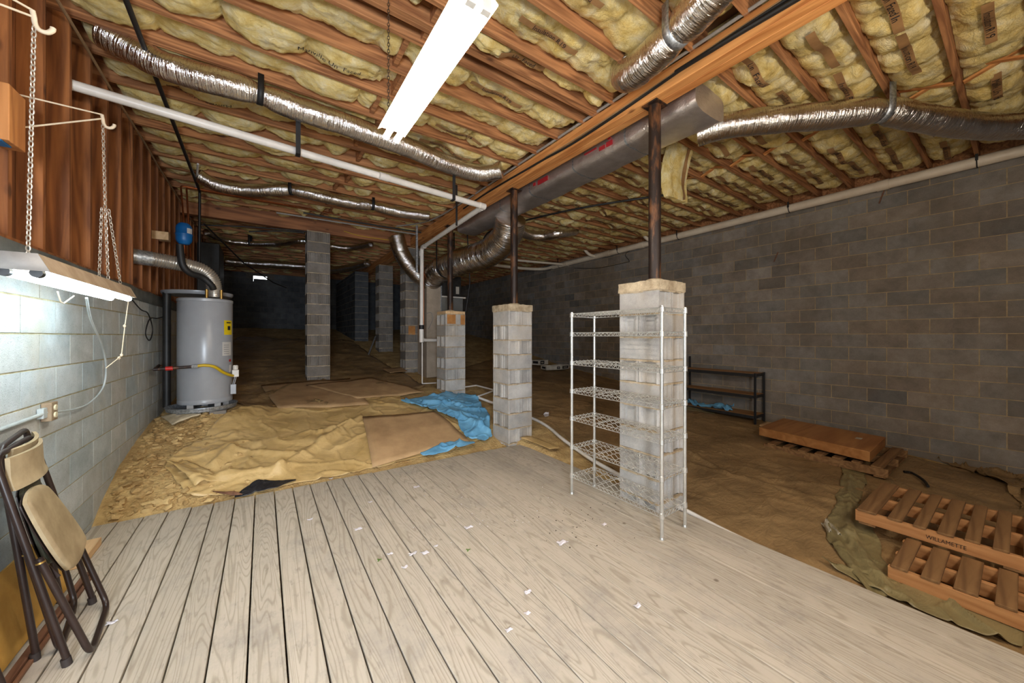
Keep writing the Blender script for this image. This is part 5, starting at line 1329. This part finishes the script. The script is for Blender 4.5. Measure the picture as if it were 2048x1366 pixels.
# ------------------------------------------------------------------ folding chairs at the left
def chair():
    FL, FR = Vector((-.715, 2.446, .0)), Vector((-.765, 2.93, .0))
    root = empty('folding_chair', (-.72, 2.68, 0), 'front brown folding chair with tan padded seat leaning folded by the left wall', 'chair', 'folding chairs leaning by the left wall')
    TL, TR = Vector((-.92, 2.46, .96)), Vector((-.985, 2.955, .95))
    r = .0125
    a = MB(); a.tube(fillet([FL + Vector((0, 0, .02)), TL, TR, FR + Vector((0, 0, .02))], .07, 8), r, 14); a.build('front_frame', 'chair_frame', root)
    BL, BR = Vector((-.645, 2.445, r)), Vector((-.69, 2.845, r)); BLt, BRt = Vector((-.79, 2.43, .51)), Vector((-.85, 2.895, .515))
    a = MB(); a.tube(fillet([BLt, BL, BR, BRt], .06, 8), r, 14); a.build('rear_frame', 'chair_frame', root)
    for p in (FL, FR):
        f = MB(); f.tube([p + Vector((0.0, 0, .0)), p + Vector((-.006, 0, .035))], .0165, 14); f.build('rubber_foot', 'rubber', root)
    for p in (BLt, BRt):
        f = MB(); d = Vector((.26, -.1, -1)).normalized(); f.tube([p + d * .015, p + d * .022], r + .0022, 14); sp(f.build('brass_ring', 'brass', root), 'thin brass ring')
    # seat: a rounded pad in the leaning plane
    q00, q10, q01, q11 = Vector((-.76, 2.533, .339)), Vector((-.80, 2.91, .346)), Vector((-.86, 2.405, .783)), Vector((-.905, 2.73, .767)); nr = (q10 - q00).cross(q01 - q00).normalized()
    if nr.x < 0: nr = -nr
    def pad(th, off, u0, u1, v0, v1, bulge, mat, name, parent, rad=.22, lab=None):
        b = MB(); n = 24
        def fn_s(sgn):
            def fn(u, v):
                x, y = 2 * u - 1, 2 * v - 1
                # square to rounded square
                k = 1 - rad * (x * x * y * y); x2, y2 = x * k, y * k
                a_, e_ = lerp(u0, u1, (x2 + 1) / 2), lerp(v0, v1, (y2 + 1) / 2); p = q00.lerp(q10, a_).lerp(q01.lerp(q11, a_), e_)
                e = (1 - x ** 6) * (1 - y ** 6); return p + nr * (off + (th + bulge * (1 - x * x) * (1 - y * y)) * e ** .4 * (1 if sgn > 0 else 0.0) - (th if sgn < 0 else 0))
            return fn
        b.grid(n, n, fn_s(1)); b.grid(n, n, fn_s(-1)); 
        for (ua, va, ub, vb) in ((0, 0, 1, 0), (1, 0, 1, 1), (1, 1, 0, 1), (0, 1, 0, 0)):
            b.grid(n, 1, lambda t, q: Vector(fn_s(1)(lerp(ua, ub, t), lerp(va, vb, t))).lerp(Vector(fn_s(-1)(lerp(ua, ub, t), lerp(va, vb, t))), q))
        o = b.build(name, mat, parent, sharp=60)
        return sp(o, lab) if lab else o
    pad(.012, .03, 0, 1, 0, 1, -.004, 'chair_pad', 'seat', root, .15, 'tan vinyl seat')
    pad(.004, .010, .02, .98, .02, .98, 0, 'chair_frame', 'seat_pan', root, .15)
    # backrest: curved panel between the top of the frame
    b = MB()
    def back(d):
        def fn(u, v):
            p = TL.lerp(TR, lerp(.05, .95, u)); q = p + Vector((.035, -.005, -.155)) * (1 - v) + Vector((.028, 0, -.012)) * v
            bow = (1 - (2 * u - 1) ** 2) * .035 + .012 * (1 - v) ** 6
            return q + Vector((bow + d, 0, 0))
        return fn
    b.grid(20, 12, back(.008)); b.grid(20, 12, back(-.006))
    for v in (0, 1): b.grid(20, 1, lambda u, t: Vector(back(.008)(u, v)).lerp(Vector(back(-.006)(u, v)), t))
    for u in (0, 1): b.grid(1, 12, lambda t, v: Vector(back(.008)(u, v)).lerp(Vector(back(-.006)(u, v)), t))
    sp(b.build('backrest', 'chair_pad', root, sharp=60), 'dusty tan backrest')
    # stamped mark
    q = MB()
    for (u, v, du, dv) in ((.70, .50, .05, .006), (.70, .64, .05, .006), (.70, .57, .006, .06), (.725, .57, .006, .06), (.75, .57, .006, .06), (.71, .42, .02, .006)):
        c0 = back(.0095); q.grid(1, 1, lambda a_, e_: c0(u + a_ * du, v + e_ * dv))
    q.build('stamped_mark', 'chair_frame', root)
    k = MB(); k.bar(Vector((-.805, 2.455, .50)), Vector((-.745, 2.45, .40)), .006, .022, (1, 0, 0)); k.build('hinge_link', 'chair_frame', root)
    k = MB(); k.bar(Vector((-.868, 2.93, .50)), Vector((-.80, 2.90, .40)), .006, .022, (1, 0, 0)); k.build('hinge_link', 'chair_frame', root)
    return root
def clone(root, loc, rot, label, swap=None):
    c = root.copy(); COL.objects.link(c); c.location = loc; c.rotation_euler = rot; c['label'] = label
    for ch in list(root.children):
        d = ch.copy(); COL.objects.link(d); d.parent = c
        if swap and ch.name.split('.')[0] in swap:
            d.data = ch.data.copy(); d.data.materials[0] = M[swap[ch.name.split('.')[0]]]; d['label'] = 'dark olive vinyl'
    return c
ch1 = chair()
clone(ch1, (-.862, 2.80, 0), (0, math.radians(6.0), math.radians(3)), 'rear folding chair with dark seat standing between the front chair and the wall', {'seat': 'chair_dark'})
clone(ch1, (-.86, 2.17, 0), (0, math.radians(3), math.radians(4)), 'third folding chair, only its brown legs in view at the bottom left corner', {'seat': 'chair_dark'})
b = MB(); b.bar((-.985, 2.1, .005), (-.985, 3.3, .005), .001, .001); b = MB()
Rm = Matrix.Rotation(math.radians(-12), 3, 'Y')
b.box((-.965, 2.72, .19), (.012, .95, .36), Rm); tag(b.build('yellow_board', 'panel_y', bevel=.002), 'low orange yellow board leaning on the wall behind the chairs', 'board')
b = MB(); b.bb((-.895, 2.15, 0.001), (-.865, 3.28, .028)); b.bb((-.862, 2.15, 0.001), (-.845, 3.28, .018)); tag(b.build('timber_strip', 'trim_brown', bevel=.003), 'brown grooved timber strip on the deck behind the chair legs', 'timber')
b = MB(); b.bb((-1.075, 3.42, .001), (-.93, 3.72, .055)); tag(b.build('timber_offcut', 'wood_pale', bevel=.003), 'pale timber offcut against the block wall behind the chairs', 'timber')

# splinters left on the right wall and a black cord end by the pallets
for (px, py, dz, lab) in ((1764, 392, .10, 'thin brown wood splinter high on the right wall under the waste pipe'), (1552, 514, .08, 'thin brown wood splinter on the right wall left of the higher one')):
    c = onX(px, py, XR - .012); b = MB(); b.bar(c + Vector((0, .03, -dz)), c + Vector((0, -.03, dz)), .014, .012, (1, 0, 0)); tag(b.build('wood_splinter', 'trim_brown'), lab, 'wood')
P = [gz(*p) for p in [(1808, 950), (1822, 952), (1838, 962), (1850, 972), (1856, 982)]]
line([(x, y, GN(x, y) + .045) for x, y in P], .014, 'cable_black', 'cord_end', 'short black cord lying between the two pallets', 'cord')

sheet([gz(*p) for p in [(325, 942), (372, 926), (450, 962), (392, 988)]], 'poly', 'plastic_flap', 'pale curled flap at the left end of the tan plastic sheet', [(*gz(335, 942), *gz(400, 975), .06, .06)], .035, 53, .012, fold=.02)
